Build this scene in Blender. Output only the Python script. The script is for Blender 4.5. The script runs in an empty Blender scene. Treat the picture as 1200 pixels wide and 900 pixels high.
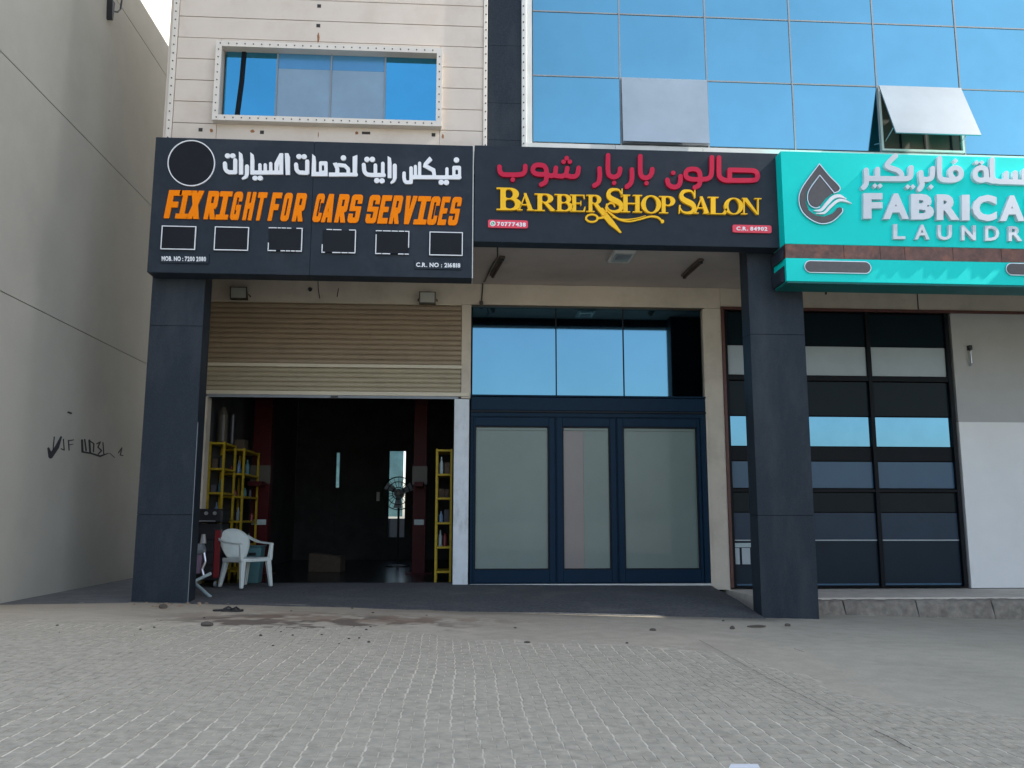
import bpy, bmesh, math, random
import numpy as np
from mathutils import Vector, Matrix
from mathutils.geometry import tessellate_polygon
random.seed(7); rng = np.random.default_rng(7)
SC = bpy.context.scene; COL = SC.collection
# ------------------------------------------------------------ camera
FPX, YAW, PITCH, ROLL, HC = 1021.5, math.radians(3.635), math.radians(8.78), math.radians(0.057), 1.1
def cam_axes():
    cy, sy, cp, sp = math.cos(YAW), math.sin(YAW), math.cos(PITCH), math.sin(PITCH)
    F = Vector((sy*cp, cy*cp, sp)); r = Vector((cy, -sy, 0)); u = r.cross(F)
    c, s = math.cos(ROLL), math.sin(ROLL)
    return c*r+s*u, -s*r+c*u, F
RX, UP, FW = cam_axes()
cd = bpy.data.cameras.new('camera'); cam = bpy.data.objects.new('camera', cd); COL.objects.link(cam)
cd.sensor_width = 36; cd.lens = FPX/1200*36; cd.clip_start = .05; cd.clip_end = 3000
cam.matrix_world = Matrix(((RX.x, UP.x, -FW.x, 0), (RX.y, UP.y, -FW.y, 0), (RX.z, UP.z, -FW.z, HC), (0, 0, 0, 1)))
SC.camera = cam
# ------------------------------------------------------------ daylight
SUN_AZ, SUN_EL = math.radians(85), math.radians(44)      # azimuth measured from -Y towards +X
w = bpy.data.worlds.new("World"); SC.world = w; w.use_nodes = True
nt = w.node_tree; sky = nt.nodes.new('ShaderNodeTexSky'); sky.sky_type = 'NISHITA'; sky.sun_disc = False
sky.sun_elevation = SUN_EL; sky.sun_rotation = math.pi - SUN_AZ
sky.dust_density = 1.6; sky.air_density = 1.0; sky.ozone_density = 1.2
bg = nt.nodes['Background']; bg.inputs[1].default_value = .09
hsn = nt.nodes.new('ShaderNodeHueSaturation'); hsn.inputs['Saturation'].default_value = .72
nt.links.new(sky.outputs[0], hsn.inputs['Color']); nt.links.new(hsn.outputs[0], bg.inputs[0])
sl = bpy.data.lights.new('sun', 'SUN'); sl.energy = 4.8; sl.angle = math.radians(.5); sl.color = (1, .95, .87)
sun = bpy.data.objects.new('sun', sl); COL.objects.link(sun)
to_sun = Vector((math.sin(SUN_AZ)*math.cos(SUN_EL), -math.cos(SUN_AZ)*math.cos(SUN_EL), math.sin(SUN_EL)))
sun.rotation_euler = to_sun.to_track_quat('Z', 'Y').to_euler()
vs = SC.view_settings; vs.view_transform = 'Standard'; vs.look = 'None'; vs.gamma = 1; vs.exposure = 2.0
# ------------------------------------------------------------ helpers
def ray(x, y): return RX*((x-600)/FPX) - UP*((y-450)/FPX) + FW
def onY(x, y, Y):
    d = ray(x, y); q = d*(Y/d.y); return Vector((q.x, Y, q.z+HC))
def onX(x, y, X):
    d = ray(x, y); q = d*(X/d.x); return Vector((X, q.y, q.z+HC))
def onZ(x, y, z):
    d = ray(x, y); q = d*((z-HC)/d.z); return Vector((q.x, q.y, z))
def gz(x): 
    x = max(-13, min(16, x)); return -.0295*(x+4.27)
def lin(r, g, b):
    f = lambda c: c/12.92 if c <= .04045 else ((c+.055)/1.055)**2.4
    return tuple(f(c/255) for c in (r, g, b))
def mat(name, col, rough=.6, metal=0., var=.12, scale=3., bump=0., bscale=None, spec=.5, dirt=None, streak=0., coat=0.):
    m = bpy.data.materials.new(name); m.use_nodes = True; t = m.node_tree; N = t.nodes; L = t.links
    b = N['Principled BSDF']; b.inputs['Roughness'].default_value = rough; b.inputs['Metallic'].default_value = metal
    b.inputs['Specular IOR Level'].default_value = spec; b.inputs['Coat Weight'].default_value = coat
    g = N.new('ShaderNodeNewGeometry')
    n = N.new('ShaderNodeTexNoise'); n.inputs['Scale'].default_value = scale; n.inputs['Detail'].default_value = 8; n.inputs['Roughness'].default_value = .65
    L.new(g.outputs['Position'], n.inputs['Vector'])
    r = N.new('ShaderNodeMapRange'); r.inputs['From Min'].default_value = .3; r.inputs['From Max'].default_value = .7
    r.inputs['To Min'].default_value = 1-var; r.inputs['To Max'].default_value = 1+var
    L.new(n.outputs[0], r.inputs['Value'])
    hs = N.new('ShaderNodeHueSaturation'); hs.inputs['Color'].default_value = (*col, 1)
    L.new(r.outputs[0], hs.inputs['Value']); out = hs.outputs[0]
    if dirt:                                        # (colour, amount, scale): blotches of dirt
        n2 = N.new('ShaderNodeTexNoise'); n2.inputs['Scale'].default_value = dirt[2]; n2.inputs['Detail'].default_value = 10; n2.inputs['Roughness'].default_value = .7
        mp = N.new('ShaderNodeMapping'); mp.inputs['Location'].default_value = (3.3, 1.7, 5.1)
        if streak: mp.inputs['Scale'].default_value = (1, 1, streak)
        L.new(g.outputs['Position'], mp.inputs[0]); L.new(mp.outputs[0], n2.inputs['Vector'])
        r2 = N.new('ShaderNodeMapRange'); r2.inputs['From Min'].default_value = .5; r2.inputs['From Max'].default_value = .75
        r2.inputs['To Max'].default_value = dirt[1]; L.new(n2.outputs[0], r2.inputs['Value'])
        mx = N.new('ShaderNodeMix'); mx.data_type = 'RGBA'; L.new(r2.outputs[0], mx.inputs['Factor']); L.new(out, mx.inputs['A']); mx.inputs['B'].default_value = (*dirt[0], 1)
        out = mx.outputs['Result']
    L.new(out, b.inputs['Base Color'])
    if bump:
        n3 = N.new('ShaderNodeTexNoise'); n3.inputs['Scale'].default_value = bscale or scale*8; n3.inputs['Detail'].default_value = 6
        L.new(g.outputs['Position'], n3.inputs['Vector'])
        bp = N.new('ShaderNodeBump'); bp.inputs['Strength'].default_value = bump; bp.inputs['Distance'].default_value = .01
        L.new(n3.outputs[0], bp.inputs['Height']); L.new(bp.outputs[0], b.inputs['Normal'])
    return m
class MB:
    def __init__(s): s.v = []; s.f = []
    def box(s, x0, x1, y0, y1, z0, z1):
        n = len(s.v); s.v += [(x, y, z) for x in (x0, x1) for y in (y0, y1) for z in (z0, z1)]
        s.f += [tuple(n+i for i in q) for q in ((0,1,3,2),(4,6,7,5),(0,4,5,1),(2,3,7,6),(0,2,6,4),(1,5,7,3))]; return s
    def hexa(s, p):      # 8 points: bottom ring of 4, top ring of 4
        n = len(s.v); s.v += [tuple(q) for q in p]
        s.f += [tuple(n+i for i in q) for q in ((3,2,1,0),(4,5,6,7),(0,1,5,4),(1,2,6,5),(2,3,7,6),(3,0,4,7))]; return s
    def tube(s, pts, r, k=8, cap=True):
        pts = [Vector(p) for p in pts]; n = len(s.v); m = len(pts)
        for i, p in enumerate(pts):
            d = (pts[min(i+1, m-1)]-pts[max(i-1, 0)]).normalized()
            a = d.orthogonal().normalized() if i == 0 else (a - d*a.dot(d)).normalized()
            b = d.cross(a); rr = r[i] if isinstance(r, (list, tuple)) else r
            s.v += [tuple(p + (a*math.cos(t)+b*math.sin(t))*rr) for t in [2*math.pi*j/k for j in range(k)]]
        for i in range(m-1):
            for j in range(k):
                s.f.append((n+i*k+j, n+i*k+(j+1) % k, n+(i+1)*k+(j+1) % k, n+(i+1)*k+j))
        if cap: s.f += [tuple(n+j for j in range(k))[::-1], tuple(n+(m-1)*k+j for j in range(k))]
        return s
    def lathe(s, c, prof, k=16):     # prof: (r, z)
        n = len(s.v)
        for r, z in prof: s.v += [(c[0]+r*math.cos(2*math.pi*j/k), c[1]+r*math.sin(2*math.pi*j/k), c[2]+z) for j in range(k)]
        for i in range(len(prof)-1):
            for j in range(k): s.f.append((n+i*k+j, n+i*k+(j+1) % k, n+(i+1)*k+(j+1) % k, n+(i+1)*k+j))
        s.f += [tuple(n+j for j in range(k))[::-1], tuple(n+(len(prof)-1)*k+j for j in range(k))]; return s
    def extr(s, pts, d):             # polygon pts pushed along d
        n = len(s.v); m = len(pts); d = Vector(d)
        s.v += [tuple(p) for p in pts] + [tuple(Vector(p)+d) for p in pts]
        s.f += [tuple(range(n, n+m))[::-1], tuple(range(n+m, n+2*m))] + [(n+i, n+(i+1) % m, n+m+(i+1) % m, n+m+i) for i in range(m)]; return s
def world_of(p):
    o = Vector((0, 0, 0))
    while p is not None: o += p.location; p = p.parent
    return o
def obj(name, g, m, parent=None, bevel=0, smooth=False, loc=None):
    me = bpy.data.meshes.new(name)
    o0 = world_of(parent)
    if loc is None: base = o0
    else: base = Vector(loc)
    me.from_pydata([(x-base.x, y-base.y, z-base.z) for x, y, z in g.v], [], g.f)
    bm = bmesh.new(); bm.from_mesh(me); bmesh.ops.recalc_face_normals(bm, faces=bm.faces)
    if bevel: bmesh.ops.bevel(bm, geom=bm.edges, offset=bevel, segments=1, affect='EDGES', clamp_overlap=True)
    bm.to_mesh(me); bm.free()
    if smooth: me.shade_smooth()
    me.materials.append(m); o = bpy.data.objects.new(name, me); COL.objects.link(o)
    if parent is not None: o.parent = parent; o.location = base-o0
    else: o.location = base
    return o
def share(name, src, parent, loc):  # another piece with the same mesh, at a world location
    o = bpy.data.objects.new(name, src.data); COL.objects.link(o); o.parent = parent; o.location = Vector(loc)-world_of(parent); return o
def tag(o, label, cat, group=None):
    o['label'] = label; o['category'] = cat
    if group: o['group'] = group
    return o
def thing(name, label, cat, loc=(0,0,0), group=None):
    o = bpy.data.objects.new(name, None); COL.objects.link(o); o.location = loc; o.empty_display_size = .2
    return tag(o, label, cat, group)
def struct(o): o['kind'] = 'structure'; return o
def B(x0, x1, y0, y1, z0, z1): return MB().box(x0, x1, y0, y1, z0, z1)

# ------------------------------------------------------------ materials
M = {}
M['granite'] = mat('dark_granite', (.022,.031,.043), .55, var=.55, scale=110, bump=.06, bscale=120, dirt=((.09,.10,.11), .35, 1.4), streak=.3, spec=.18)
M['signgrey'] = mat('sign_charcoal', (.022,.031,.044), .6, var=.12, scale=5, bump=.04, bscale=120, dirt=((.06,.07,.085), .45, .9), spec=.2)
M['signdark'] = mat('sign_underside', (.010,.012,.017), .6, spec=.2)
M['cream'] = mat('cream_cladding', (.68,.60,.52), .5, var=.05, scale=1.3, dirt=((.52,.42,.33), .5, 1.1), bump=.03)
M['creamtrim'] = mat('cream_trim', (.74,.69,.62), .45, var=.06, scale=4)
M['bolt'] = mat('bolt_dark', (.03,.025,.02), .6)
M['rust'] = mat('rust_stain', (.30,.14,.06), .9, var=.3, scale=20)
M['curtain'] = mat('blue_mirror_glass', (.15,.37,.47), .06, metal=1., var=.08, scale=.6)
M['deepblue'] = mat('deep_blue_glass', (.07,.33,.52), .06, metal=1., var=.08, scale=.8)
M['vent_pale'] = mat('closed_vent_glass', (.25,.32,.40), .3, var=.08, scale=1.6, spec=.3)
M['film'] = mat('filmed_glass', (.20,.31,.42), .3, var=.1, scale=2, coat=.3)
M['filmband'] = mat('filmed_glass_band', (.08,.26,.46), .2, metal=.3, var=.06, scale=2)
M['vent'] = mat('pale_vent_glass', (.16,.205,.25), .3, var=.10, scale=1.6, spec=.3)
M['mullion'] = mat('mullion_grey', (.22,.25,.28), .5)
M['whiteal'] = mat('white_aluminium', (.60,.62,.60), .45, var=.06, scale=3, dirt=((.4,.38,.33), .4, 2.))
M['soffit'] = mat('ceiling_paint', (.52,.46,.42), .85, var=.08, scale=1.5, bump=.1, bscale=60, dirt=((.38,.33,.30), .5, 1.))
M['wall'] = mat('shop_wall_paint', (.58,.52,.43), .85, var=.08, scale=1.5, bump=.12, bscale=50, dirt=((.36,.32,.26), .6, 1.2))
M['jamb'] = mat('white_jamb', (.62,.67,.70), .6, var=.08, scale=4, dirt=((.25,.24,.22), .6, 5.), streak=.4)
M['white'] = mat('white_wall_lit', (.76,.77,.76), .6, var=.04, scale=1.5, bump=.08, bscale=30)
M['whiteshade'] = mat('white_wall_shaded', (.42,.425,.415), .8, var=.05, scale=1.5, bump=.1, bscale=50)
M['leftwall'] = mat('plaster_left', (.43,.43,.39), .9, var=.06, scale=.7, bump=.2, bscale=40, dirt=((.31,.31,.28), .45, .35))
M['shutter'] = mat('shutter_brown', (.30,.235,.16), .5, var=.08, scale=3, dirt=((.2,.15,.1), .4, 2.))
M['shutter2'] = mat('shutter_beige', (.38,.33,.23), .5, var=.06, scale=3)
M['rail'] = mat('shutter_rail', (.60,.54,.42), .45, var=.05)
M['navy'] = mat('navy_frame', (.003,.020,.044), .45, var=.1, scale=6, spec=.12)
M['navyd'] = mat('navy_reveal', (.004,.008,.014), .5, spec=.2)
M['transom'] = mat('transom_glass', (.105,.24,.33), .04, metal=1., var=.05, scale=.6)
M['frost'] = mat('frosted_film', (.135,.185,.17), .35, var=.08, scale=1.1, coat=.15, bump=.03)
M['frostp'] = mat('frosted_film_pink', (.19,.17,.16), .35, var=.05, scale=1.1, coat=.15)
M['blackfr'] = mat('black_frame', (.006,.008,.011), .45, spec=.12)
M['redfr'] = mat('red_brown_frame', (.10,.035,.028), .5, var=.2, scale=9)
M['lglass'] = mat('dark_glass', (.010,.018,.023), .15, var=.05, spec=.06)
M['strip_grey'] = mat('strip_pale_grey', (.36,.42,.45), .3, var=.05, spec=.3)
M['strip_blue'] = mat('strip_mirror_blue', (.095,.22,.31), .06, metal=1., var=.05)
M['strip_steel'] = mat('strip_steel_blue', (.045,.105,.175), .25, var=.06, spec=.25)
M['strip_slate'] = mat('strip_slate', (.032,.052,.080), .3, var=.08, spec=.12)
M['strip_low'] = mat('strip_dark_slate', (.014,.025,.038), .3, var=.08, spec=.1)
M['lgrey'] = mat('letter_pale_grey', (.62,.67,.73), .5, var=.04)
M['orange'] = mat('letter_orange', (1.0,.25,.0), .5, var=.03, spec=.12)
M['lwhite'] = mat('letter_white', (.85,.87,.90), .45, var=.03)
M['crimson'] = mat('letter_crimson', (.56,.006,.048), .45, var=.05, spec=.3)
M['plate'] = mat('plate_red', (.80,.05,.09), .4, var=.03)
M['gold'] = mat('letter_gold', (1.0,.56,.008), .4, var=.03, spec=.3)
M['turq'] = mat('turquoise_panel', (.0,.72,.66), .45, var=.03, scale=1.5, dirt=((.0,.6,.56), .3, 1.5), spec=.25)
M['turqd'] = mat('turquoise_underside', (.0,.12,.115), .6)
M['copper'] = mat('copper_stone', (.13,.055,.04), .4, var=.5, scale=9, dirt=((.36,.13,.07), .8, 4.))
M['logo'] = mat('logo_taupe', (.085,.078,.080), .4, var=.15, scale=14)
M['apron'] = mat('worn_apron', (.075,.078,.082), .9, var=.4, scale=22, bump=.6, bscale=70, dirt=((.16,.15,.14), .6, 1.6))
M['alley'] = mat('alley_concrete', (.11,.11,.105), .9, var=.2, scale=6, bump=.3, dirt=((.25,.23,.2), .5, 2.))
M['farground'] = mat('dusty_ground', (.32,.30,.25), .95, var=.12, scale=.6)
M['paver'] = mat('paver_grey', (.425,.385,.302), .9, var=.26, scale=14, bump=.35, bscale=160, dirt=((.49,.44,.35), .6, 1.3))
M['kerb'] = mat('kerb_stone', (.24,.215,.18), .95, var=.3, scale=9, bump=.8, bscale=45, dirt=((.10,.09,.08), .6, 5.))
M['platform'] = mat('platform_concrete', (.62,.57,.49), .9, var=.1, scale=4, bump=.3, dirt=((.35,.31,.26), .6, 5.))
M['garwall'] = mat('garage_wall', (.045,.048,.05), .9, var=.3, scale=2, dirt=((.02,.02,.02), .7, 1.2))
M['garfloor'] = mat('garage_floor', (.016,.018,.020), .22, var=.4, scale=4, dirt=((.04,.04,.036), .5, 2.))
M['liftred'] = mat('lift_red', (.05,.004,.006), .5, var=.2, scale=5, spec=.15)
M['yellow'] = mat('shelf_yellow', (.33,.23,.015), .5, var=.25, scale=12, spec=.2)
M['black'] = mat('black_plastic', (.012,.013,.016), .4, var=.2, scale=12)
M['red'] = mat('red_paint', (.16,.005,.01), .5)
M['chrome'] = mat('steel', (.55,.57,.6), .3, metal=.8)
M['pale'] = mat('pale_plastic', (.36,.45,.46), .5, var=.2, scale=8)
M['teal'] = mat('teal_plastic', (.07,.17,.19), .5, spec=.3)
M['cardboard'] = mat('cardboard', (.07,.05,.035), .9, var=.2, scale=10)
M['bottle'] = mat('bottle_blue', (.15,.25,.4), .3)
M['blackcan'] = mat('can_black', (.02,.02,.022), .4); M['redcan'] = mat('can_red', (.13,.012,.012), .4); M['darkbox'] = mat('box_dark', (.05,.052,.06), .8)
M['chair'] = mat('chair_plastic', (.60,.67,.65), .45, var=.05, scale=8, dirt=((.4,.4,.35), .3, 9.))
M['lamp'] = mat('lamp_glass', (.42,.43,.38), .25, var=.08)
M['lampbody'] = mat('lamp_body', (.06,.052,.038), .5)
M['tube'] = mat('lamp_brown', (.10,.075,.062), .7, var=.2, scale=10)
M['rear'] = mat('frosted_rear_glass', (.075,.15,.17), .35, var=.5, scale=3)
M['rear'].node_tree.nodes['Principled BSDF'].inputs['Transmission Weight'].default_value = 1
M['scuff'] = mat('scuff_paint', (.02,.022,.03), .8, var=.3, scale=30)
M['paper'] = mat('paper_white', (.75,.77,.78), .8)
M['stone'] = mat('stone_brown', (.10,.085,.07), .95, var=.3, scale=30)
M['green'] = mat('badge_green', (.08,.42,.2), .5)
M['cable'] = mat('cable_dark', (.05,.045,.04), .7)
M['shadeblock'] = mat('shade_block_wall', (.5,.46,.4), .85, var=.06)

# ------------------------------------------------------------ lettering: shapes from strokes, traced with a distance field
def _d_poly(P, pts):
    x, y = P; n = len(pts); d = np.full(x.shape, 1e9); s = np.ones(x.shape)
    for i in range(n):
        ax, ay = pts[i]; bx, by = pts[(i+1) % n]
        ex, ey = bx-ax, by-ay; wx, wy = x-ax, y-ay
        t = np.clip((wx*ex+wy*ey)/(ex*ex+ey*ey+1e-12), 0, 1)
        d = np.minimum(d, (wx-ex*t)**2+(wy-ey*t)**2)
        c1 = y >= ay; c2 = y < by; c3 = ex*wy > ey*wx
        s = np.where((c1 & c2 & c3) | (~c1 & ~c2 & ~c3), -s, s)
    return s*np.sqrt(d)
def _d_line(P, pts, w):
    x, y = P; d = np.full(x.shape, 1e9)
    if not isinstance(w, (list, tuple)): w = [w]*len(pts)
    for i in range(len(pts)-1):
        ax, ay = pts[i]; bx, by = pts[i+1]; ex, ey = bx-ax, by-ay
        t = np.clip(((x-ax)*ex+(y-ay)*ey)/(ex*ex+ey*ey+1e-12), 0, 1)
        d = np.minimum(d, np.hypot(x-ax-ex*t, y-ay-ey*t) - (w[i]+(w[i+1]-w[i])*t)/2)
    return d
def _smooth(pts, k=5):     # Catmull-Rom through the points
    P = [np.array(p, float) for p in pts]; P = [2*P[0]-P[1]]+P+[2*P[-1]-P[-2]]; o = []
    for i in range(1, len(P)-2):
        for j in range(k):
            t = j/k; a, b, c, d = P[i-1:i+3]
            o.append(tuple(.5*((2*b)+(c-a)*t+(2*a-5*b+4*c-d)*t*t+(-a+3*b-3*c+d)*t**3)))
    return o+[tuple(P[-2])]
def field(P, prims):
    d = np.full(P[0].shape, 1e9)
    for pr in prims:
        k = pr[0]; neg = k[0] == '-'; k = k.lstrip('-')
        if k == 'p': e = _d_poly(P, pr[1])
        elif k == 's': e = _d_line(P, pr[1], pr[2])
        elif k == 'c': 
            w_ = pr[2]; q = _smooth(pr[1]); 
            if isinstance(w_, (list, tuple)): w_ = list(np.interp(np.linspace(0, len(pr[1])-1, len(q)), range(len(w_)), w_))
            e = _d_line(P, q, w_)
        elif k == 'r':
            x0, y0, x1, y1 = pr[1:5]; r = pr[5] if len(pr) > 5 else 0
            qx = np.abs(P[0]-(x0+x1)/2)-(x1-x0)/2+r; qy = np.abs(P[1]-(y0+y1)/2)-(y1-y0)/2+r
            e = np.hypot(np.maximum(qx, 0), np.maximum(qy, 0))+np.minimum(np.maximum(qx, qy), 0)-r
        elif k == 'e':
            cx, cy, rx, ry = pr[1:5]; q = np.hypot((P[0]-cx)/rx, (P[1]-cy)/ry); e = (q-1)*min(rx, ry)
        d = np.maximum(d, -e) if neg else np.minimum(d, e)
    return d
def rdp(p, eps):
    if len(p) < 3: return p
    a, b = p[0], p[-1]; ex, ey = b[0]-a[0], b[1]-a[1]; L = math.hypot(ex, ey) or 1e-9
    ds = [abs((q[0]-a[0])*ey-(q[1]-a[1])*ex)/L if L > 1e-8 else math.hypot(q[0]-a[0], q[1]-a[1]) for q in p]
    i = max(range(len(p)), key=ds.__getitem__)
    if ds[i] <= eps: return [a, b]
    return rdp(p[:i+1], eps)[:-1]+rdp(p[i:], eps)
def contours(prims, x0, y0, x1, y1, n=90, grow=0):
    h = max(x1-x0, y1-y0)/n; x0 -= 2.5*h; y0 -= 2.5*h
    nx = int((x1-x0)/h)+4; ny = int((y1-y0)/h)+4
    X, Y = np.meshgrid(x0+h*np.arange(nx), y0+h*np.arange(ny)); D = field((X, Y), prims)+1e-7-grow
    ins = D < 0; code = ins[:-1,:-1]*1+ins[:-1,1:]*2+ins[1:,1:]*4+ins[1:,:-1]*8
    T = {1:[(3,0)],2:[(0,1)],3:[(3,1)],4:[(1,2)],5:[(3,2),(1,0)],6:[(0,2)],7:[(3,2)],8:[(2,3)],9:[(2,0)],10:[(0,3),(2,1)],11:[(2,1)],12:[(1,3)],13:[(1,0)],14:[(0,3)]}
    nxt = {}; pos = {}
    def edge(i, j, e):
        a, b = {0:((i,j),(i,j+1)),1:((i,j+1),(i+1,j+1)),2:((i+1,j),(i+1,j+1)),3:((i,j),(i+1,j))}[e]
        if (a, b) not in pos:
            da, db = D[a], D[b]; t = da/(da-db)
            pos[(a, b)] = (X[a]+(X[b]-X[a])*t, Y[a]+(Y[b]-Y[a])*t)
        return (a, b)
    for i, j in zip(*np.nonzero((code > 0) & (code < 15))):
        for e0, e1 in T[int(code[i, j])]: nxt[edge(i, j, e0)] = edge(i, j, e1)
    loops = []
    while nxt:
        k = next(iter(nxt)); lp = []
        while k in nxt: lp.append(pos[k]); k = nxt.pop(k)
        if len(lp) < 6: continue
        m = len(lp)//2; q = rdp(lp[:m+1], h*.16)[:-1]+rdp(lp[m:]+[lp[0]], h*.16)[:-1]
        if len(q) >= 3: loops.append(q)
    return loops
def area(l): return .5*sum(l[i][0]*l[(i+1) % len(l)][1]-l[(i+1) % len(l)][0]*l[i][1] for i in range(len(l)))
def inside(p, l):
    c = False
    for i in range(len(l)):
        a, b = l[i], l[i-1]
        if (a[1] > p[1]) != (b[1] > p[1]) and p[0] < (b[0]-a[0])*(p[1]-a[1])/(b[1]-a[1])+a[0]: c = not c
    return c
def shape_mesh(loops, fn, front, back):
    """loops -> solid between two plate depths; fn maps (u,v) to (X,Z)"""
    g = MB(); A = [area(l) for l in loops]
    depth = [sum(inside(l[0], m) for m in loops if m is not l) for l in loops]
    for l, d in zip(loops, depth):
        if d % 2: continue
        hs = [m for m, dm in zip(loops, depth) if dm == d+1 and inside(m[0], l)]
        rings = [l]+hs; tri = tessellate_polygon([[Vector((x, y, 0)) for x, y in r] for r in rings])
        n = len(g.v); flat = [p for r in rings for p in r]; W = [fn(*p) for p in flat]; m = len(W)
        g.v += [front(*q) for q in W]+[back(*q) for q in W]
        for t in tri: g.f.append(tuple(n+i for i in t)); g.f.append(tuple(n+m+i for i in t[::-1]))
        k = 0
        for r in rings:
            for i in range(len(r)):
                a, b = n+k+i, n+k+(i+1) % len(r); g.f.append((a, b, b+m, a+m))
            k += len(r)
    return g
def on_sign(prims, bb, fn, Yf, d, m, parent, name='letter', n=90, lift=0, grow=0):
    L = contours(prims, *bb, n=n, grow=grow)
    g = shape_mesh(L, fn, lambda X, Z: (X, Yf-d-lift, Z), lambda X, Z: (X, Yf-lift, Z))
    return obj(name, g, m, parent)
def crop(ox, oy, sc, Yf):       # coordinates read off an enlarged detail -> plate plane
    def f(u, v): q = onY(ox+u/sc, oy+v/sc, Yf); return q.x, q.z
    return f
_fc = {}
def font_char(ch, bold):
    k = (ch, bold)
    if k not in _fc:
        c = bpy.data.curves.new('t', 'FONT'); c.body = ch; c.size = 1; c.offset = bold; c.extrude = .5; c.resolution_u = 3
        o = bpy.data.objects.new('t', c); me = bpy.data.meshes.new_from_object(o)
        V = [tuple(v.co) for v in me.vertices]; F = [tuple(p.vertices) for p in me.polygons]
        bpy.data.objects.remove(o); bpy.data.curves.remove(c); bpy.data.meshes.remove(me)
        xs = [v[0] for v in V]; ys = [v[1] for v in V]; zs = [v[2] for v in V]
        _fc[k] = ([((v[0]-min(xs))/(max(xs)-min(xs)), (v[1]-min(ys))/(max(ys)-min(ys)), (v[2]-min(zs))/(max(zs)-min(zs))) for v in V], F, (max(xs)-min(xs), max(ys)-min(ys), min(ys)))
    return _fc[k]
def char_in(ch, u0, v0, u1, v1, fn, Yf, d, m, parent, bold=.02, name='letter', g=None):
    V, F, _ = font_char(ch, bold); own = g is None; g = g or MB(); n = len(g.v)
    for x, y, z in V:
        X, Z = fn(u0+(u1-u0)*x, v1+(v0-v1)*y); g.v.append((X, Yf-d*z, Z))
    g.f += [tuple(n+i for i in f) for f in F]
    return obj(name, g, m, parent) if own else g
def text_line(txt, u0, u1, v0, v1, fn, Yf, d, m, parent, bold=.02, name='lettering', slope=0):
    """small lettering joined in one part, spread over u0..u1"""
    ws = []
    for ch in txt:
        ws.append(.30 if ch == ' ' else font_char(ch, bold)[2][0]+.09)
    k = (u1-u0)/(sum(ws)-.09); u = u0; g = MB(); cap = font_char('N', bold)[2][1]
    for ch, w_ in zip(txt, ws):
        if ch != ' ':
            _, _, (fw, fh, y0) = font_char(ch, bold); sc = (v1-v0)/cap
            dv = slope*(u-u0)
            char_in(ch, u, v1-(y0+fh)*sc+dv, u+fw*k, v1-max(y0, 0)*sc+dv, fn, Yf, d, m, None, bold, g=g)
        u += w_*k
    return obj(name, g, m, parent)

# ============================================================ GROUND
YP, YW = 12.12, 14.55
far = MB(); xs = [-400,-60,-13,-4,6,16,60,400]; ys = [-400,-60,-10,0,10,20,60,400]
far.v = [(x, y, gz(x)-.06) for y in ys for x in xs]
far.f = [(j*8+i, j*8+i+1, (j+1)*8+i+1, (j+1)*8+i) for j in range(7) for i in range(7)]
struct(obj('ground', far, M['farground']))
def vn(x, y, s, seed=0):       # value noise
    x = x*s+seed*13.7; y = y*s+seed*7.1
    xi, yi = np.floor(x).astype(int), np.floor(y).astype(int); fx, fy = x-xi, y-yi
    fx = fx*fx*(3-2*fx); fy = fy*fy*(3-2*fy)
    h = lambda a, b: (np.sin(a*127.1+b*311.7+seed*74.7)*43758.5453) % 1
    return (h(xi,yi)*(1-fx)+h(xi+1,yi)*fx)*(1-fy)+(h(xi,yi+1)*(1-fx)+h(xi+1,yi+1)*fx)*fy
def sst(a, b, x): t = np.clip((x-a)/(b-a), 0, 1); return t*t*(3-2*t)
def dust(x, y):
    a = sst(8.6, 10.7, y + .9*(vn(x, y, .8, 1)-.5) + .35*np.clip(x, -1, 3))
    b = sst(2.7, 3.2, x+.25*(vn(x, y, 1.6, 2)-.5))*sst(5.3, 6.9, y+.9*(vn(x, y, 1.2, 3)-.5))
    n = .45*(vn(x, y, 2.2, 4)-.5)+.25*(vn(x, y, 7, 5)-.5)
    m_ = np.maximum(a, b)
    return np.clip(m_+n*.7*np.clip(m_*4, .12, 1), 0, 1)
gx = np.concatenate([np.arange(-12, -4, .16), np.arange(-4, 5, .045), np.arange(5, 14, .16)]); gy = np.concatenate([np.arange(-3, 4, .4), np.arange(4, 13.1, .045)])
GX, GY = np.meshgrid(gx, gy); DU = dust(GX, GY)
base = -.0295*(GX+4.27)
JZ = -.0055+.0105*DU+.004*(vn(GX, GY, 5, 6)-.5)*DU+.003*(vn(GX, GY, 14, 8)-.5)*DU
me = bpy.data.meshes.new('pavement'); ny, nx = GX.shape
idx = np.arange(nx*ny).reshape(ny, nx); F = np.stack([idx[:-1,:-1], idx[:-1,1:], idx[1:,1:], idx[1:,:-1]], -1).reshape(-1, 4)
me.from_pydata(np.stack([GX, GY, base+JZ], -1).reshape(-1, 3).tolist(), [], F.tolist()); me.shade_smooth()
sand = np.array((.74,.68,.55)); dusty = np.array((.44,.39,.305)); tan = np.array((.37,.315,.235)); oil = np.array((.09,.065,.05)); cool = np.array((.40,.38,.31))
cl = sand+(dusty-sand)*sst(.2, .47, DU)[..., None]
cl = cl+(cool-cl)*(.7*sst(2.4, 4.5, GX))[..., None]*sst(.2, .47, DU)[..., None]
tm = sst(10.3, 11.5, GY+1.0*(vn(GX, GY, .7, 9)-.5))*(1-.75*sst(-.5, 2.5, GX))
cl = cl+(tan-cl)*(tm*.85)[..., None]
st = np.exp(-((GX+1.55)/1.25)**2-((GY-10.35)/.75)**2)*sst(.42, .62, vn(GX, GY, 3.2, 10)*.5+vn(GX, GY, 9, 11)*.3+vn(GX, GY, 22, 31)*.2)
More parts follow.
